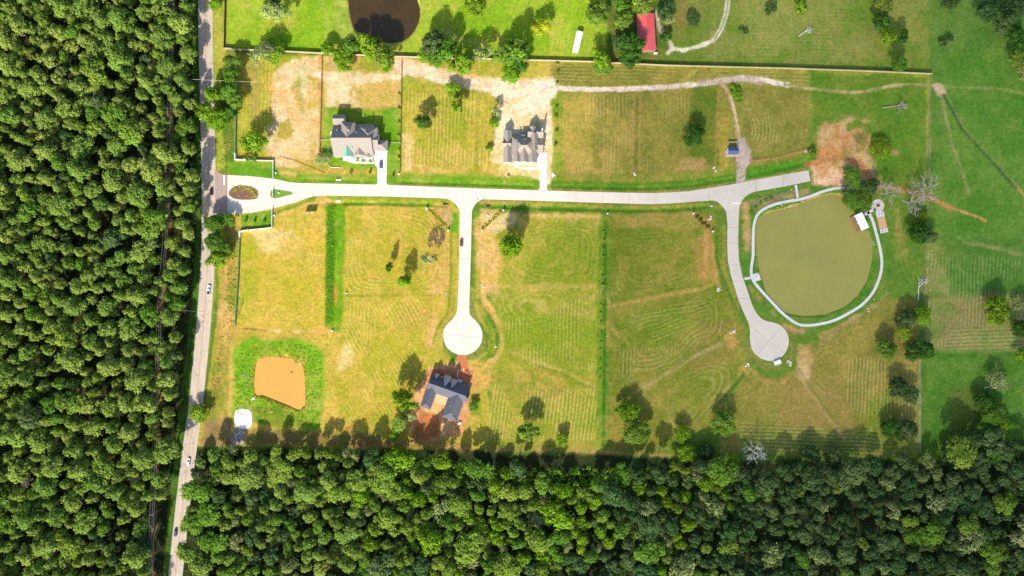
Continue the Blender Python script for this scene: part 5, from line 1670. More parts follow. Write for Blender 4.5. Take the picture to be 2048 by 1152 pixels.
class House:
    def __init__(s, name, label, cx, cy, rot_cw=0.0, zref=5.0):
        p = at(cx, cy, zref)
        s.k = SC*(CAMH-zref)/CAMH
        s.c = (cx, cy)
        s.root = empty(name, (p.x, p.y, 0), label, 'house' if 'house' in name else 'building', None, -math.radians(rot_cw))
        s.i = 0
    def xy(s, x, y): return ((x-s.c[0])*s.k, (s.c[1]-y)*s.k)
    def block(s, x0, y0, x1, y1, eave, ridge_z, axis='x', hips=(False, False), roof='shingle_taupe', wall='cream_wall', over=0.45, th=0.18, base=-0.3):
        """one wing: walls under a gable or hip roof, each slope its own part"""
        s.i += 1
        e = 0.013*s.i
        (ax, ay), (bx, by) = s.xy(x0, y1), s.xy(x1, y0)
        ax, ay, bx, by = ax+e, ay+e, bx-e, by-e
        eave += e; ridge_z += e
        w, d = bx-ax, by-ay
        cx, cy = (ax+bx)/2, (ay+by)/2
        if axis == 'x': la, lb = w/2, d/2; U, V = Vector((1,0,0)), Vector((0,1,0))
        else: la, lb = d/2, w/2; U, V = Vector((0,1,0)), Vector((-1,0,0))
        c = Vector((cx, cy, 0))
        def P(u, v, z): return c + U*u + V*v + Vector((0,0,z))
        # walls
        il, ib = la-over, lb-over
        slope = (ridge_z-eave)/lb
        wz = eave + slope*over - th*1.25
        pk = wz + slope*ib
        mb = MB()
        def end_pts(u, hip):
            return [P(u,-ib,base), P(u,ib,base), P(u,ib,wz)] + ([] if hip else [P(u,0,pk)]) + [P(u,-ib,wz)]
        A = end_pts(-il, hips[0]); Bp = end_pts(il, hips[1])
        vs = [P(-il,-ib,base),P(-il,ib,base),P(il,ib,base),P(il,-ib,base),P(-il,-ib,wz),P(-il,ib,wz),P(il,ib,wz),P(il,-ib,wz)]
        fs = [(0,3,7,4),(2,1,5,6),(1,0,4,5),(3,2,6,7)]
        n = 8
        if not hips[0]: vs.append(P(-il,0,pk)); fs.append((5,4,n)); n += 1
        if not hips[1]: vs.append(P(il,0,pk)); fs.append((7,6,n)); n += 1
        mb.add(vs, fs); mb.build('wall', MATS[wall], s.root)
        # roof slopes
        run = lb
        ra = -la + (run if hips[0] else 0); rb = la - (run if hips[1] else 0)
        if ra > rb: ra = rb = (ra+rb)/2
        R0, R1 = P(ra,0,ridge_z), P(rb,0,ridge_z)
        E = [P(-la,-lb,eave), P(la,-lb,eave), P(la,lb,eave), P(-la,lb,eave)]
        planes = [[E[0],E[1],R1,R0],[E[2],E[3],R0,R1]]
        if hips[0]: planes.append([E[3],E[0],R0])
        if hips[1]: planes.append([E[1],E[2],R1])
        for pl in planes:
            q = []
            for p in pl:
                if not q or (p-q[-1]).length > 1e-4: q.append(p)
            if len(q) < 3: continue
            n = len(q); dz = Vector((0,0,-th))
            MB().add(q + [p+dz for p in q], [tuple(range(n)), tuple(reversed(range(n,2*n)))] + [(j, i, n+i, n+j) for i, j in ((i, (i+1) % n) for i in range(n))]).build('roof_slope', MATS[roof], s.root)
        if (R1-R0).length > 0.5:
            MB().tube([R0+Vector((0,0,0.02)), R1+Vector((0,0,0.02))], [0.13,0.13], 6).build('ridge_cap', MATS[roof], s.root)
        return P
    def opening(s, x, y, z0, w, h, facing, kind='window'):
        """window or door on a wall; facing = 's','n','e','w'"""
        px, py = s.xy(x, y)
        r = {'s': 0, 'n': math.pi, 'e': math.pi/2, 'w': -math.pi/2}[facing]
        M = Matrix.Translation((px, py, 0)) @ Matrix.Rotation(r, 4, 'Z')
        def tf(mb): mb.v = [tuple(M @ Vector(v)) for v in mb.v]; return mb
        f = MB().box(-w/2-.12,-.10,z0-.12,-w/2,.06,z0+h+.12).box(w/2,-.10,z0-.12,w/2+.12,.06,z0+h+.12).box(-w/2,-.10,z0+h,w/2,.06,z0+h+.12).box(-w/2,-.10,z0-.12,w/2,.06,z0)
        fo = tf(f).build(kind, MATS['white_paint'], s.root)
        tf(MB().box(-w/2,-.04,z0,w/2,.04,z0+h)).build('pane' if kind == 'window' else 'leaf', MATS['glass_dark' if kind == 'window' else 'old_wood'], fo)
    def box(s, name, x0, y0, x1, y1, z0, z1, mat, bev=0.0):
        (ax, ay), (bx, by) = s.xy(x0, y1), s.xy(x1, y0)
        return MB().box(ax, ay, z0, bx, by, z1, bev).build(name, MATS[mat], s.root)

# ---- house on the green lawn
T = 'shingle_taupe'
h1 = House('lawn_house', 'large taupe shingled house on a green lawn with a teal metal porch gable', 720, 272)
h1.block(666, 247, 746, 313, 3.4, 11.2, 'x', (False, False), T, 'white_wall')
h1.block(666.6, 229, 689.5, 250, 5.2, 7.9, 'x', (False, False), T, 'cream_wall')
h1.block(684.5, 246, 712, 279, 7.4, 11.0, 'y', (False, True), T, 'cream_wall')
h1.block(723, 255, 756, 282, 6.4, 10.2, 'y', (False, True), T, 'cream_wall')
h1.block(744.5, 263, 757.5, 302, 4.4, 8.6, 'x', (False, False), T, 'white_wall')
h1.block(755, 279, 775, 302, 4.0, 6.6, 'x', (False, True), T, 'white_wall')
h1.block(686, 286, 706, 314.5, 5.3, 8.4, 'y', (False, False), 'metal_green', 'white_wall')
h1.block(709, 290, 730, 311, 4.9, 7.4, 'y', (False, False), T, 'white_wall')
h1.block(728.5, 300, 743, 313.6, 4.0, 5.2, 'y', (False, False), T, 'white_wall')
h1.box('porch_floor', 682, 313, 743, 318.5, -0.2, 0.25, 'path_concrete')
for x in (687.5, 704.5): h1.box('porch_post', x-0.5, 314.0, x+0.5, 315.0, 0, 5.1, 'white_paint')
h1.box('chimney', 700, 263, 703, 266, 6, 12.0, 'tan_brick', 0.1)
h1.box('side_patio', 657, 259, 665.5, 279, -0.2, 0.15, 'path_concrete')
for x in (674, 712, 722, 736): h1.opening(x, 311.8, 0.9, 1.6, 1.5, 's')
h1.opening(696, 313.2, 0.1, 1.4, 2.3, 's', 'door'); h1.opening(765, 300.8, 0.1, 4.6, 2.3, 's', 'door')

# ---- house on cream soil
W2 = 'shingle_brown'
h2 = House('soil_lot_house', 'brown shingled many gabled house on cream coloured bare soil', 1046, 290)
h2.block(1006.5, 260.5, 1024, 325, 3.6, 6.3, 'y', (False, False), W2, 'white_wall')
h2.block(1004.5, 282, 1022, 293, 4.4, 6.6, 'x', (False, False), W2, 'white_wall')
h2.block(1022, 271, 1075, 314, 3.6, 8.6, 'x', (True, True), W2, 'cream_wall')
h2.block(1026, 284, 1042, 324, 4.2, 6.9, 'y', (False, False), W2, 'white_wall')
h2.block(1038, 286, 1058, 325, 4.4, 7.8, 'y', (False, False), W2, 'white_wall')
h2.block(1054, 290, 1074.5, 325.6, 4.0, 6.8, 'y', (False, False), W2, 'white_wall')
h2.block(1062, 267, 1076, 301, 5.4, 8.0, 'y', (False, False), W2, 'cream_wall')
h2.block(1055, 254, 1087, 276, 4.0, 6.6, 'x', (False, False), W2, 'cream_wall')
h2.block(1058, 252.5, 1074, 270, 4.2, 6.5, 'y', (False, False), W2, 'cream_wall')
h2.block(1072, 276, 1087, 305, 3.6, 5.9, 'x', (False, False), W2, 'white_wall')
h2.block(1042, 262, 1060, 275, 3.0, 3.9, 'x', (False, False), 'shingle_blue', 'cream_wall')
h2.box('chimney', 1083, 259, 1085.6, 262, 4, 8.6, 'white_wall', 0.1)
h2.box('entry_step', 1024, 322.5, 1037, 328, -0.2, 0.3, 'path_concrete')
for x in (1015, 1046, 1060, 1069): h2.opening(x, 324.0, 0.9, 1.9, 1.6, 's')
h2.opening(1031, 323.0, 0.1, 1.4, 2.4, 's', 'door'); h2.opening(1082, 303.6, 0.1, 3.0, 2.3, 's', 'door')
h2.box('soil_bin', 1014, 349, 1018, 352, 0, 1.3, 'rock_brown', 0.1)

# ---- house on red soil
S3 = 'shingle_blue'
h3 = House('red_soil_house', 'U shaped house with a blue grey roof on red bare soil', 890, 787, 19.5)
# local picture axes: x along the long ridge, y down the wings
h3.block(852, 758, 932, 794, 3.5, 8.6, 'x', (False, False), S3, 'tan_brick')
h3.block(851, 774, 873, 829, 3.3, 6.6, 'y', (True, False), S3, 'tan_brick')
h3.block(899, 776, 931, 834, 3.4, 8.0, 'y', (True, False), S3, 'tan_brick')
h3.block(921, 770, 937, 790, 3.3, 6.0, 'x', (False, False), S3, 'tan_brick')
h3.block(857, 754.5, 868, 772, 4.3, 6.2, 'y', (False, False), S3, 'tan_brick')
h3.block(877, 750.5, 892, 775, 5.2, 7.9, 'y', (False, False), S3, 'tan_brick')
h3.block(892, 753.5, 905.5, 775, 5.0, 7.5, 'y', (False, False), S3, 'tan_brick')
h3.block(870, 756.5, 876, 768, 4.4, 5.3, 'y', (False, False), S3, 'tan_brick')
h3.block(910, 816, 924, 832, 4.6, 6.2, 'x', (False, False), S3, 'tan_brick')
h3.box('porch_slab', 904, 752.5, 914, 759, -0.2, 0.2, 'path_concrete')
h3.box('courtyard_slab', 873.5, 795, 898.5, 812, -0.2, 0.06, 'cream_soil')
for x in (862, 884, 898): h3.opening(x, 759.1, 0.9, 1.6, 1.5, 'n')
h3.opening(908, 759.1, 0.1, 1.3, 2.3, 'n', 'door')

for hh, spots in ((h1, ((676,262,9.0),(716,268,10.2),(733,262,9.3),(706,297,8.2),(730,292,8.6),(764,286,5.9))), (h2, ((1034,281,7.2),(1050,280,7.2),(1068,281,7.6),(1012,272,5.6),(1079,266,6.0))), (h3, ((870,783,6.6),(896,786,6.6),(862,806,5.2),(908,806,6.4),(920,784,5.0)))):
    for vx, vy, vz in spots:
        hh.box('roof_vent', vx-0.9, vy-0.9, vx+0.9, vy+0.9, vz-1.6, vz, 'metal_grey', 0.1)

# ---- red barn
h4 = House('red_roofed_barn', 'long barn with a faded red metal roof half under oaks', 1294, 63, -3.0, 4.5)
h4.block(1276, 26, 1311, 101, 3.4, 5.6, 'y', (False, False), 'metal_red', 'old_wood', 0.3)
h4.opening(1294, 99.6, 0.1, 3.4, 2.7, 's', 'door')
h4.box('water_tank', 1308, 101.5, 1315, 104.5, -0.1, 1.4, 'metal_white', 0.2)

# ---- long white shed on the lawn
h5 = House('white_shed', 'long narrow white metal shed on the north lawn', 1155.5, 82, 13.5, 3.0)
h5.block(1149.4, 62, 1161.6, 103, 2.9, 3.5, 'y', (False, False), 'metal_white', 'white_wall', 0.15, 0.1)
h5.opening(1155.5, 102.3, 0.1, 1.6, 2.1, 's', 'door')

# ---- blue roofed shed with its pen
h6 = House('blue_roofed_shed', 'small white shed with a dark blue metal roof beside the gravel drive', 1466.5, 302, 0, 3.0)
h6.block(1456, 294.5, 1477, 309.5, 2.7, 4.0, 'x', (False, False), 'metal_blue', 'white_wall', 0.2, 0.1)
h6.box('front_deck', 1452.6, 309.0, 1473, 312.6, 0.05, 0.45, 'fence_tan')
h6.box('side_deck', 1452.6, 298, 1455.9, 309.0, 0.05, 0.44, 'fence_tan')
h6.opening(1462, 308.9, 0.9, 1.2, 1.1, 's'); h6.opening(1469, 308.9, 0.5, 1.1, 2.0, 's', 'door')
pen = empty('yard_pen', (*at(1464.5,290)[:2], 0), 'pale timber pen behind the blue roofed shed', 'pen')
def rail(root, a, b, h, mat, name, t=0.14):
    A, Bv = at(*a)-root.location, at(*b)-root.location
    d = (Bv-A).normalized(); n = Vector((-d.y, d.x, 0))*t
    A.z = 0; Bv.z = 0
    return MB().prism([(A+n)[:2], (Bv+n)[:2], (Bv-n)[:2], (A-n)[:2]], -0.1, h).build(name, MATS[mat], root)
for a, b in (((1455.4,284.4),(1473.4,284.4)), ((1455.6,285),(1455.6,294)), ((1473.2,285),(1473.2,294))): rail(pen, a, b, 1.3, 'fence_tan', 'pen_rail', 0.18)

# ---- pond dock under a white roof
dk = House('pond_dock', 'white roofed dock on the east bank of the olive pond', 1721, 443.4, -25, 2.5)
dk.box('deck', 1710, 427, 1731, 461, -0.35, 0.12, 'deck_wood')
for k in range(9):
    dk.box('deck_plank', 1710.1, 427.3+3.72*k, 1716.5, 430.7+3.72*k, 0.12, 0.18, 'deck_wood')
for x in (1716.5, 1729): 
    for y in (429, 444, 459): dk.box('roof_post', x-0.35, y-0.35, x+0.35, y+0.35, -1.6, 2.7, 'white_paint')
(ax, ay), (bx2, by2) = dk.xy(1714.8, 460.6), dk.xy(1730.8, 427.2)
MB().add([(ax,ay,2.7),(bx2,ay,3.1),(bx2,by2,3.1),(ax,by2,2.7),(ax,ay,2.8),(bx2,ay,3.2),(bx2,by2,3.2),(ax,by2,2.8)],[(3,2,1,0),(4,5,6,7),(0,1,5,4),(1,2,6,5),(2,3,7,6),(3,0,4,7)]).build('dock_roof', MATS['metal_white'], dk.root)
dk.root['category'] = 'dock'

# ================================================================== FENCES AND WALLS
def fence(name, label, pts, h, t, mat, every, post=0.0, post_h=None, post_mat=None, cat='fence', gap=0.03, cap=None):
    """run of panels, each its own part, with posts at the joints"""
    P_ = [at(*p) for p in pts]
    root = empty(name, (P_[0].x, P_[0].y, 0), label, cat)
    o = root.location
    W = np.array([[p.x, p.y] for p in P_]); seg = np.hypot(*np.diff(W, axis=0).T); s = np.concatenate([[0], np.cumsum(seg)])
    n = max(1, round(s[-1]/every)); step = s[-1]/n
    def Q(u): return Vector((np.interp(u, s, W[:, 0])-o.x, np.interp(u, s, W[:, 1])-o.y, 0))
    pm = None; poles = None
    if panels_shared.get((name, round(step, 1))) is None:
        panels_shared[(name, round(step, 1))] = MB().box(-step/2+gap, -t/2, -0.6, step/2-gap, t/2, h).me('panel', MATS[mat])
    me = panels_shared[(name, round(step, 1))]
    cm = MB().box(-step/2+gap*0.5, -t/2-0.06, h, step/2-gap*0.5, t/2+0.06, h+0.08).me('cap', MATS[cap]) if cap else None
    pme = MB().box(-post/2, -post/2, -0.6, post/2, post/2, post_h or h+0.15, 0.04).me('post', MATS[post_mat or mat]) if post else None
    for k in range(n):
        a, b = Q(k*step), Q((k+1)*step)
        c = (a+b)/2; ang = math.atan2(b.y-a.y, b.x-a.x)
        pn = link('panel', me, None, root); pn.location = c; pn.rotation_euler = (0,0,ang)
        if cm:
            cc = link('cap', cm, None, pn)
    if pme:
        for k in range(n+1):
            q = link('post', pme, None, root); q.location = Q(min(k*step, s[-1]))
    return root
panels_shared = {}
NF = [(450,98),(497,101),(560,103.5),(640,107.5),(690,110),(780,114),(900,117.5),(1000,119.8),(1180,124.5),(1330,132),(1450,135),(1580,138),(1620,139.5),(1740,143.5),(1861,149)]
fence('boundary_fence', 'long tan board fence along the north side of the lots', NF, 2.3, 0.16, 'fence_tan', 6.0, 0.22, 2.36, 'fence_tan', cap='fence_tan')
fence('boundary_fence', 'brown fence beside the highway at the north lawn', [(452,-14),(450.5,40),(449.5,97)], 1.7, 0.14, 'fence_brown', 5.0, 0.22)

def rail_fence(name, label, pts, every, h=1.2, mat='fence_brown', wires=(0.5, 1.0), pr=0.09, wr=0.045):
    P_ = [at(*p) for p in pts]
    root = empty(name, (P_[0].x, P_[0].y, 0), label, 'fence')
    o = root.location
    W = np.array([[p.x, p.y] for p in P_]); seg = np.hypot(*np.diff(W, axis=0).T); s = np.concatenate([[0], np.cumsum(seg)])
    n = max(1, round(s[-1]/every)); step = s[-1]/n
    pme = MB().tube([(0,0,-0.9),(0,0,h)], [pr,pr*0.9], 6).me('post', MATS[mat])
    pts_ = [(float(np.interp(k*step, s, W[:, 0]))-o.x, float(np.interp(k*step, s, W[:, 1]))-o.y) for k in range(n+1)]
    for x, y in pts_:
        q = link('post', pme, None, root); q.location = (x, y, 0)
    for z in wires:
        MB().tube([(x, y, z) for x, y in pts_], [wr]*len(pts_), 4).build('rail', MATS[mat], root)
    return root
rail_fence('lot_fence', 'thin brown fence between the bare lot and the lawn house', [(645,112),(643,200),(640.7,300),(640,330)], 4.0, 1.4, 'fence_brown', (0.35,0.8,1.3), 0.12, 0.07)
rail_fence('lot_fence', 'thin brown fence along the east side of the lawn house lot', [(804,117),(803,200),(801.5,285),(800,345)], 4.0, 1.4, 'fence_brown', (0.35,0.8,1.3), 0.12, 0.07)
rail_fence('lot_fence', 'short pale fence from the lawn house to its west neighbour', [(641,281),(665,279.5)], 2.2, 1.3, 'fence_tan', (0.4,0.85,1.25), 0.09, 0.06)
rail_fence('lot_fence', 'short pale fence from the lawn house to its east neighbour', [(775,285.5),(801,286)], 2.2, 1.3, 'fence_tan', (0.4,0.85,1.25), 0.09, 0.06)
rail_fence('pasture_fence', 'long wire fence between the lots and the east pasture', [(1861,149),(1858,250),(1856,345),(1850,480),(1843,640),(1840,720),(1839.5,905)], 5.5, 1.3, 'old_wood', (0.4,0.8,1.2), 0.10, 0.03)
rail_fence('garden_edge', 'white timber edging left of the lawn house', [(656.5,293),(656.3,330),(660,334.5),(680,335.2)], 3.0, 0.45, 'white_wall', (0.2,0.4), 0.12, 0.12)
fence('entry_wall', 'white corner wall north of the street entrance', [(472,308),(472,319.8),(495,320.6)], 2.0, 0.45, 'white_wall', 3.7, 0.6, 2.2, 'white_wall', 'wall')
fence('entry_wall', 'white corner wall south of the street entrance', [(480.8,474),(481,462.5),(498,460.5)], 2.0, 0.45, 'white_wall', 3.0, 0.6, 2.2, 'white_wall', 'wall')
for lb, a, b in (('white fence between the north entry wall and its gate post', (495.8,320.7), (547.4,322)), ('white gate fence north of the street entrance', (547.8,321), (547,355.5)),
              ('short white gate fence on the teardrop island', (547,380), (547,396)), ('white gate fence south of the street entrance', (545.4,418.5), (544.8,455)), ('white fence between the south entry wall and its gate post', (498.8,460.4), (544.4,455.4))):
    fence('gate_fence', lb, [a, b], 1.7, 0.16, 'white_paint', 2.4, 0.3, 2.1, 'white_wall')
fence('shadow_green_fence', 'thin metal fence coloured like its green shadow along the highway side of the first lot', [(473.5,165),(472.6,240),(472,307)], 1.8, 0.1, 'metal_green', 3.0, 0.14)  # white fence; the green of its shadow on grass is put into its colour
fence('shadow_green_fence', 'thin metal fence coloured like its green shadow along the highway side of the dry lot', [(480.5,475),(477,560),(471,650)], 1.8, 0.1, 'metal_green', 3.0, 0.14)  # green here paints the shadow line on the grass, not the metal
# corner rail fences with white end posts
for lb, pts in (('brown rail fence with white end posts on the west corner bed', [(854,417),(876,438),(897,461)]), ('brown rail fence with white end posts on the east corner bed', [(1007,421),(985,442),(964,461)]),
                ('brown rail fence with white end posts at the pond street corner', [(1386,427),(1406,446),(1425,463)])):
    f = rail_fence('corner_fence', lb, pts, 2.6, 0.9, 'fence_brown', (0.4,0.8), 0.10, 0.08)
    for p in (pts[0], pts[-1]):
        q = at(*p)-f.location
        MB().box(q.x-.45, q.y-.45, -0.3, q.x+.45, q.y+.45, 2.1, 0.12).build('end_post', MATS['white_wall'], f)
rail_fence('field_fence', 'low brown rail at the edge of the northern dirt lot by the entrance', [(560,313),(590,322),(620,334),(650,346)], 4.0, 0.5, 'fence_brown', (0.3,), 0.1, 0.1)
rail_fence('field_fence', 'low brown rail along the lot above the orange soil', [(1500,322),(1560,313.5),(1617,297)], 5.0, 0.9, 'fence_brown', (0.4,0.8), 0.1, 0.08)

# ================================================================== POWER LINE
POLES = [(348,-140),(343.5,8),(338.5,156),(338.2,299),(332,430),(317.5,618),(311,812),(303.5,1030),(296,1240)]
tops = []
for i, (x, y) in enumerate(POLES):
    z = 12.0
    p = at(x, y, z)
    tops.append(p)
    if not (-20 < y < 1170): continue
    lbs = {1:'wooden power pole at the top edge beside the pines', 2:'wooden power pole with a cross wire to the road in the north wood', 3:'wooden power pole level with the entrance walls', 4:'wooden power pole just below the street entrance level', 5:'wooden power pole with a cross wire level with the dry lot fence', 6:'wooden power pole level with the orange pond', 7:'wooden power pole near the bottom of the pine wood'}
    r = empty('power_pole', (p.x, p.y, 0), lbs[i], 'power pole')
    MB().tube([(0,0,-1.5),(0,0,6),(0,0,z+0.4)], [0.24,0.20,0.15], 8).build('shaft', MATS['pole_wood'], r)
    MB().box(-1.5,-0.12,z-0.45,1.5,0.12,z-0.2).build('crossarm', MATS['pole_wood'], r)
    for dx in (-1.35, 0.25, 1.35):
        MB().tube([(dx,0,z-0.2),(dx,0,z+0.12)], [0.09,0.06], 6).build('insulator', MATS['metal_white'], r)
    if i in (2, 3, 5): MB().tube([(0.45,0.1,z-2.4),(0.45,0.1,z-1.3)], [0.32,0.32], 8).build('transformer', MATS['metal_grey'], r)
for w, dx in enumerate((-1.35, 0.25, 1.35)):
    mb = MB(); pts = []
    for a, b in zip(tops[:-1], tops[1:]):
        for t in np.linspace(0, 1, 10, endpoint=False):
            q = a.lerp(b, t); pts.append((q.x+dx, q.y, 12.1 - 4*1.0*t*(1-t)))
    mb.tube(pts, [0.075]*len(pts), 4)
    tag(mb.build('overhead_wire', MATS['wire']), ['westmost','middle','eastmost'][w] + ' overhead wire of the power line through the pines', 'wire')
for (x0, y0), (x1, y1), lb in (((338.5,156),(520,164),'thin wire crossing the highway above the silver car'), ((317.5,618),(470,628),'thin wire crossing the highway below the white car')):
    a, b = at(x0, y0, 12), at(x1, y1, 7)
    tag(MB().tube([a.lerp(b, t) - Vector((0,0,4*0.8*t*(1-t))) for t in np.linspace(0,1,12)], [0.05]*12, 4).build('overhead_wire', MATS['wire']), lb, 'wire')
    r = empty('power_pole', (b.x, b.y, 0), lb.replace('thin wire crossing the highway', 'short service pole ending the wire'), 'power pole')
    MB().tube([(0,0,-1),(0,0,7.1)], [0.14,0.11], 7).build('shaft', MATS['pole_wood'], r)

# ================================================================== VEHICLES
def vehicle(px, py, heading, L, W, Hh, paint_m, label, pickup=False):
    p = at(px, py)
    root = empty('car', (p.x, p.y, 0.06), label, 'car', None, math.radians(heading))
    hl, hw = L/2, W/2
    # body: plan outline with rounded corners, lofted through heights
    def outline(sx, sy, x_off=0.0):
        o = []
        for k in range(24):
            a = 2*math.pi*k/24
            cx, cy = math.cos(a), math.sin(a)
            o.append((x_off + sx*math.copysign(abs(cx)**0.32, cx), sy*math.copysign(abs(cy)**0.32, cy)))
        return o
    mb = MB()
    rings = [(outline(hl*0.96, hw*0.92), 0.25), (outline(hl, hw), 0.45), (outline(hl, hw), 0.72), (outline(hl*0.975, hw*0.95), 0.92), (outline(hl*0.93, hw*0.86), 0.99)]
    vs = [(x, y, z) for ring, z in rings for x, y in ring]
    fs = [tuple(range(24*4, 24*5)), tuple(reversed(range(24)))]
    for i in range(4):
        for k in range(24):
            a, b = i*24+k, i*24+(k+1) % 24
            fs.append((a, b, b+24, a+24))
    mb.add(vs, fs); mb.build('body', MATS[paint_m], root)
    # cabin
    x0, x1 = (-hl*0.15, hl*0.42) if pickup else (-hl*0.72, hl*0.38)
    c = (x0+x1)/2; h2 = (x1-x0)/2
    lo, hi = outline(h2, hw*0.86, c), outline(h2*0.72, hw*0.68, c-0.05*L)
    n = 24
    MB().add([(x,y,0.97) for x,y in lo]+[(x,y,Hh-0.06) for x,y in hi], [(k,(k+1)%n,n+(k+1)%n,n+k) for k in range(n)]).build('window_band', MATS['glass_dark'], root)
    rf = outline(h2*0.73, hw*0.69, c-0.05*L)
    MB().prism(rf, Hh-0.07, Hh).build('roof', MATS[paint_m], root)
    if pickup: MB().box(-hl*0.92,-hw*0.78,0.99,-hl*0.2,hw*0.78,1.02).build('load_bed', MATS['rubber'], root)
    wm = MB().tube([(0,-0.11,0),(0,0.11,0)], [0.34,0.34], 14).me('wheel', MATS['rubber'])
    rm = MB().tube([(0,-0.12,0),(0,0.12,0)], [0.2,0.2], 10).me('rim', MATS['metal_grey'])
    for sx in (-0.62, 0.62):
        for sy in (-1, 1):
            w = link('wheel', wm, None, root); w.location = (sx*hl, sy*(hw-0.08), 0.30)
            link('rim', rm, None, w)
    for sy in (-1, 1):
        MB().box(hl*0.93, sy*hw*0.68-0.18, 0.62, hl*1.0, sy*hw*0.68+0.18, 0.78).build('headlight', MATS['lamp_clear'], root)
        MB().box(-hl*1.0, sy*hw*0.70-0.16, 0.66, -hl*0.94, sy*hw*0.70+0.16, 0.84).build('tail_light', MATS['lamp_red'], root)
        MB().box(hl*0.28, sy*hw*1.0-0.05, 0.95, hl*0.36, sy*hw*1.0+0.10, 1.08).build('mirror', MATS[paint_m], root)
    return root
vehicle(762.3, 330.5, 90, 5.0, 1.95, 1.55, 'car_navy', 'blue car parked on the white driveway of the lawn house')
vehicle(423.6, 384, 90, 4.8, 1.9, 1.5, 'car_black', 'black car on the highway beside the street entrance')
vehicle(418.4, 580, 96-10, 6.2, 2.1, 1.85, 'car_white', 'white pickup on the highway west of the dry lot', True)
vehicle(418.6, 200, 92, 4.7, 1.9, 1.5, 'car_silver', 'silver car on the highway between two overhanging trees')
vehicle(923, 486, 90, 4.9, 1.95, 1.6, 'car_plum', 'dark car stopped at the left side of the cul de sac street')
vehicle(352, 1065, 265, 4.7, 1.9, 1.5, 'car_navy', 'dark blue car on the highway near the bottom edge')
vehicle(378, 923, 84, 4.7, 1.9, 1.7, 'car_white', 'white car half hidden by trees on the lower highway')

# ================================================================== SMALL THINGS
def rocks(px, py, n, spread, size, label, mat='rock', seed=0, cat='rock pile'):
    rng = np.random.default_rng(seed+int(px))
    p = at(px, py)
    root = empty('rock_pile', (p.x, p.y, ground_z(px, py)), label, cat)
    for k in range(n):
        bm = bmesh.new(); bmesh.ops.create_icosphere(bm, subdivisions=1, radius=1)
        for v in bm.verts: v.co *= 0.75+0.5*rng.random()
        me = bpy.data.meshes.new('stone'); bm.to_mesh(me); bm.free(); me.materials.append(MATS[mat])
        o = link('stone', me, None, root)
        o.location = (rng.normal()*spread*SC*0.5, rng.normal()*spread*SC*0.5, 0.15)
        s = size*(0.6+0.8*rng.random()); o.scale = (s, s*(0.7+0.5*rng.random()), s*0.6); o.rotation_euler = (0,0,rng.random()*6)
for px, py, n, sp, sz, lb in (
    (1107,350,6,5,0.75,'pale stones beside the driveway of the cream soil house'),
    (1270,349,4,3,0.6,'pale stones at the ditch below the two soil ruts'),
    (1430,336,5,5,0.6,'pale stones at the ditch left of the blue roofed shed'),
    (1437,580,6,5,0.7,'pale stones at the drain beside the pond street bend'),
    (1466,663,5,5,0.7,'pale stones at the drain left of the second bulb'),
    (1496,731,5,5,0.7,'pale stones at the drain below left of the second bulb'),
    (1578,724,5,5,0.8,'pale stones right of the grey box on the second bulb'),
    (508,798,6,6,0.7,'white stones at the west corner of the orange pond'),
    (600,727,5,5,0.5,'white stones at the northeast corner of the orange pond'),
    (1612,303,4,4,0.5,'white stones by the bush above the orange soil'),
    (966,571,4,4,0.5,'white stones at the field corner right of the cul de sac street'),
    (892,588,4,4,0.5,'pale stones at the drain left of the cul de sac street'),
    (992,694,4,3,0.5,'pale stones at the drain right of the first bulb'),
    (1755,598,3,10,0.5,'scattered white stones in the grass below the pond walk'),
    (1738,614,3,9,0.5,'scattered white stones where the soil rut nears the pond walk'),
    (1566,398,7,26,0.5,'stones lining the bank between pond walk and street'),
    (1745,490,3,10,0.4,'small stones beside the east arm of the pond walk'),
    (478,870,16,14,0.5,'white rubble spread below the rounded pad')):
    rocks(px, py, n, sp, sz, lb)
rocks(1421,437,4,4,0.7,'grey boulders in the corner bed by the pond street')
rocks(977,431,3,3,0.7,'grey boulders in the east corner bed of the cul de sac street')
rocks(935,746,14,12,0.8,'heap of dark red clods beside the unfinished drive','red_soil',3,'soil heap')
rocks(820,828,10,10,0.5,'brown brush and clods west of the red soil house','rock_brown',4,'brush pile')
rocks(492,755,14,18,0.5,'brown dead brush left of the orange pond','rock_brown',5,'brush pile')

# utility boxes and posts
def post_thing(name, px, py, h, r, label, mat, cat, head=None):
    p = at(px, py); root = empty(name, (p.x, p.y, ground_z(px, py)), label, cat)
    MB().tube([(0,0,-0.4),(0,0,h)], [r,r], 7).build('post', MATS[mat], root)
    if head == 'stop':
        MB().add([(0.38*math.cos(a), y, h+0.15+0.38*math.sin(a)) for y in (-0.02,0.02) for a in np.linspace(math.pi/8, 2*math.pi+math.pi/8, 8, endpoint=False)],
                 [tuple(range(8)), tuple(reversed(range(8,16)))] + [(i,(i+1)%8,8+(i+1)%8,8+i) for i in range(8)]).build('sign_plate', MATS['lamp_red'], root)
    elif head == 'blade':
        MB().box(-0.5,-0.02,h-0.1,0.5,0.02,h+0.12).build('sign_plate', MATS['metal_green'], root)
        MB().box(-0.02,-0.5,h+0.13,0.02,0.5,h+0.35).build('sign_plate', MATS['metal_green'], root)
    elif head == 'box':
        MB().box(-0.45,-0.35,0,0.45,0.35,h,0.08).build('cabinet', MATS['metal_white'], root)
    return root
post_thing('street_sign', 964.6, 407, 3.2, 0.07, 'street sign post at the east corner of the cul de sac street', 'metal_grey', 'sign', 'blade')
post_thing('stop_sign', 952, 409, 2.3, 0.06, 'stop sign at the mouth of the cul de sac street', 'metal_grey', 'sign', 'stop')
post_thing('stop_sign', 1487, 405, 2.3, 0.06, 'stop sign at the mouth of the pond street', 'metal_grey', 'sign', 'stop')
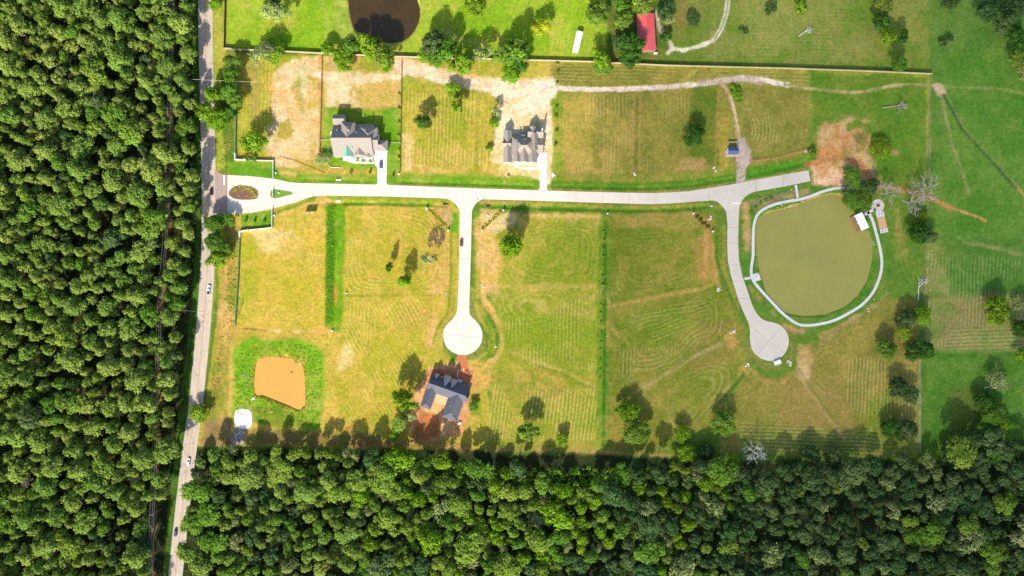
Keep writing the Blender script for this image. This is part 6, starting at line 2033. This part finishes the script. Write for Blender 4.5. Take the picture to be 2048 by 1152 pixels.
post_thing('stop_sign', 451.5, 346.5, 2.3, 0.06, 'stop sign beside the stop line at the highway', 'metal_grey', 'sign', 'stop')
for x, y, lb in ((552,346,'small white cabinet by the north gate fence'),(549,431,'small white cabinet by the south gate fence'),(558,385.5,'small keypad cabinet on the teardrop island'),(798,348,'small white cabinet at the ditch beside the lawn house lot'),
                 (693,586.5,'small white box at the corner of the weedy strip'),(664.5,662,'small cabinet at the south end of the weedy strip'),(1423,412,'white outlet box at the ditch end by the pond street'),(1215,427,'white post box where the long drain meets the street ditch')):
    post_thing('utility_box', x, y, 1.0, 0.1, lb, 'metal_white', 'utility box', 'box')
g = empty('mailbox_cluster', (*at(1554.5,724.3)[:2], 0.02), 'pale grey boxed unit on the kerb of the second bulb', 'mailbox', None, math.radians(22))
MB().box(-2.3,-1.5,-0.3,2.3,1.5,0.18,0.04).build('footing', MATS['metal_grey'], g)
for k in range(3): MB().box(-2.1+1.42*k,-1.3,0.18,-0.78+1.42*k,1.3,1.3,0.08).build('cabinet', MATS['metal_white'], g)
# culverts
for x, y, r, lb in ((677,359.5,0,'twin dark culvert mouths in the ditch below the lawn house'),(676.5,402.5,0,'white twin culvert headwall south of the main street')):
    p = at(x, y); c = empty('culvert', (p.x, p.y, ground_z(x, y)), lb, 'culvert')
    MB().box(-1.6,-0.5,-0.4,1.6,0.5,0.35,0.05).build('headwall', MATS['white_wall'], c)
    for dx in (-0.75, 0.75): MB().tube([(dx,0.2,0.0),(dx,1.6,0.0)], [0.42,0.42], 10).build('pipe', MATS['metal_grey' if y > 400 else 'rubber'], c)
for x, y, lb in ((890.5,408,'dark culvert mouth at the west corner of the cul de sac street'),(976,411.5,'dark culvert mouth at the east corner of the cul de sac street')):
    p = at(x, y); c = empty('culvert', (p.x, p.y, ground_z(x, y)+0.1), lb, 'culvert')
    MB().tube([(-1.4,0,0),(1.4,0,0)], [0.5,0.5], 12).build('pipe', MATS['rubber'], c)
    MB().box(-1.7,-0.8,-0.6,-1.4,0.8,0.55,0.04).build('headwall', MATS['mulch_grey'], c)
# billboard
bb = empty('billboard', (*at(621,427.5)[:2], 0), 'wide timber sign board standing on the dry lot by the street', 'sign', None, math.radians(3))
for dx in (-2.9, 0, 2.9): MB().box(dx-.12,-.12,-1,dx+.12,.12,4.2).build('post', MATS['old_wood'], bb)
for k in range(7): MB().box(-3.4,0.13,1.0+0.46*k,3.4,0.2,1.42+0.46*k).build('board', MATS['sign_face'], bb)
# fire pit, benches, tables
fp = empty('fire_pit', (*at(1756,411.6)[:2], 0.06), 'dark square fire pit in the middle of the round patio', 'fire pit')
MB().box(-0.95,-0.75,0,0.95,0.75,0.5,0.1).build('surround', MATS['mulch_grey'], fp)
MB().box(-0.7,-0.5,0.5,0.7,0.5,0.56).build('hearth', MATS['fire_black'], fp)
def bench(px, py, ang, label, mat='fire_black', L=1.7):
    b = empty('bench', (*at(px, py)[:2], 0.06), label, 'bench', None, math.radians(ang))
    MB().box(-L/2,-0.28,0.42,L/2,0.28,0.5,0.02).build('seat', MATS[mat], b)
    MB().box(-L/2,0.24,0.5,L/2,0.32,0.95,0.02).build('backrest', MATS[mat], b)
    for dx in (-L/2+0.15, L/2-0.15): MB().box(dx-.05,-.25,0,dx+.05,.25,0.42).build('leg', MATS[mat], b)
bench(1736.6, 418.3, 35, 'dark bench beside the dock path near the patio')
bench(1748.5, 421, -40, 'dark bench between the patio and the game court')
bench(1514.5, 553.5, 70, 'white bench on the small pad west of the pond', 'white_paint', 3.6)
bench(1780, 412, 80, 'pale timber bench in the grass east of the patio', 'fence_tan', 3.4)
for (x, y) in ((1757.5,430.5),(1764,429.3)): pass
for i, (x, y) in enumerate(((1758,429.5),(1764,428.6),(1765,462),(1771,460.6))):
    b = empty('game_board', (*at(x, y)[:2], 0.06), ['left cornhole board on the upper court end','right cornhole board on the upper court end','left cornhole board on the lower court end','right cornhole board on the lower court end'][i], 'game board', None, math.radians(10 if i < 2 else 190))
    MB().add([(-.32,-.6,.08),(.32,-.6,.08),(.32,.6,.32),(-.32,.6,.32),(-.32,-.6,.02),(.32,-.6,.02),(.32,.6,.02),(-.32,.6,.02)], [(0,1,2,3),(7,6,5,4),(4,5,1,0),(5,6,2,1),(6,7,3,2),(7,4,0,3)]).build('deck', MATS['metal_grey'], b)
tag(MB().box(-1.0,-0.6,0,1.0,0.6,0.9,0.06).build('material_pallet', MATS['white_wall']), 'white pallet of building material below the red soil house', 'pallet')
bpy.data.objects['material_pallet'].location = (*at(919,846.5)[:2], -0.05); bpy.data.objects['material_pallet'].rotation_euler = (0,0,0.6)

# ================================================================== CLOUD
# the fair-weather cloud whose soft shade lies over the east half; it hangs far above the camera
def cloud():
    m, nt, out = new_mat('cloud_vapour')
    tc = nt.nodes.new('ShaderNodeTexCoord').outputs['Object']
    ln = nt.nodes.new('ShaderNodeVectorMath'); ln.operation = 'LENGTH'
    fl = nt.nodes.new('ShaderNodeVectorMath'); fl.operation = 'MULTIPLY'; fl.inputs[1].default_value = (1, 1, 0)
    nt.links.new(tc, fl.inputs[0]); nt.links.new(fl.outputs[0], ln.inputs[0])
    nz = noise(nt, tc, 2.6, 5, 0.6)
    d = math_n(nt, 'ADD', ln.outputs['Value'], math_n(nt, 'MULTIPLY', math_n(nt, 'SUBTRACT', nz, 0.5), 0.55))
    op = nt.nodes.new('ShaderNodeMapRange'); op.interpolation_type = 'SMOOTHSTEP'
    op.inputs[1].default_value = 0.98; op.inputs[2].default_value = 0.50; op.inputs[3].default_value = 0.0; op.inputs[4].default_value = 0.37
    nt.links.new(d, op.inputs[0])
    tr = nt.nodes.new('ShaderNodeBsdfTransparent'); tl = nt.nodes.new('ShaderNodeBsdfTranslucent'); tl.inputs['Color'].default_value = (0.95,0.95,0.96,1)
    mx = nt.nodes.new('ShaderNodeMixShader'); nt.links.new(op.outputs[0], mx.inputs[0]); nt.links.new(tr.outputs[0], mx.inputs[1]); nt.links.new(tl.outputs[0], mx.inputs[2])
    nt.links.new(mx.outputs[0], out.inputs['Surface'])
    bm = bmesh.new(); bmesh.ops.create_icosphere(bm, subdivisions=5, radius=1.0)
    from mathutils import noise as mn
    for v in bm.verts:
        k = 1 + 0.10*mn.fractal(v.co*3.0, 0.6, 2.0, 4)
        v.co *= k
        if v.co.z < 0: v.co.z *= 0.5
    me = bpy.data.meshes.new('cloud'); bm.to_mesh(me); bm.free()
    me.polygons.foreach_set('use_smooth', [True]*len(me.polygons)); me.materials.append(m)
    o = link('cloud', me)
    hgt = 950.0
    c = at(2010, 560) + TO_SUN*(hgt/TO_SUN.z)
    o.location = c
    o.scale = (330, 380, 60)
    tag(o, 'thin fair weather cloud shading the east half', None, None, 'stuff')
cloud()
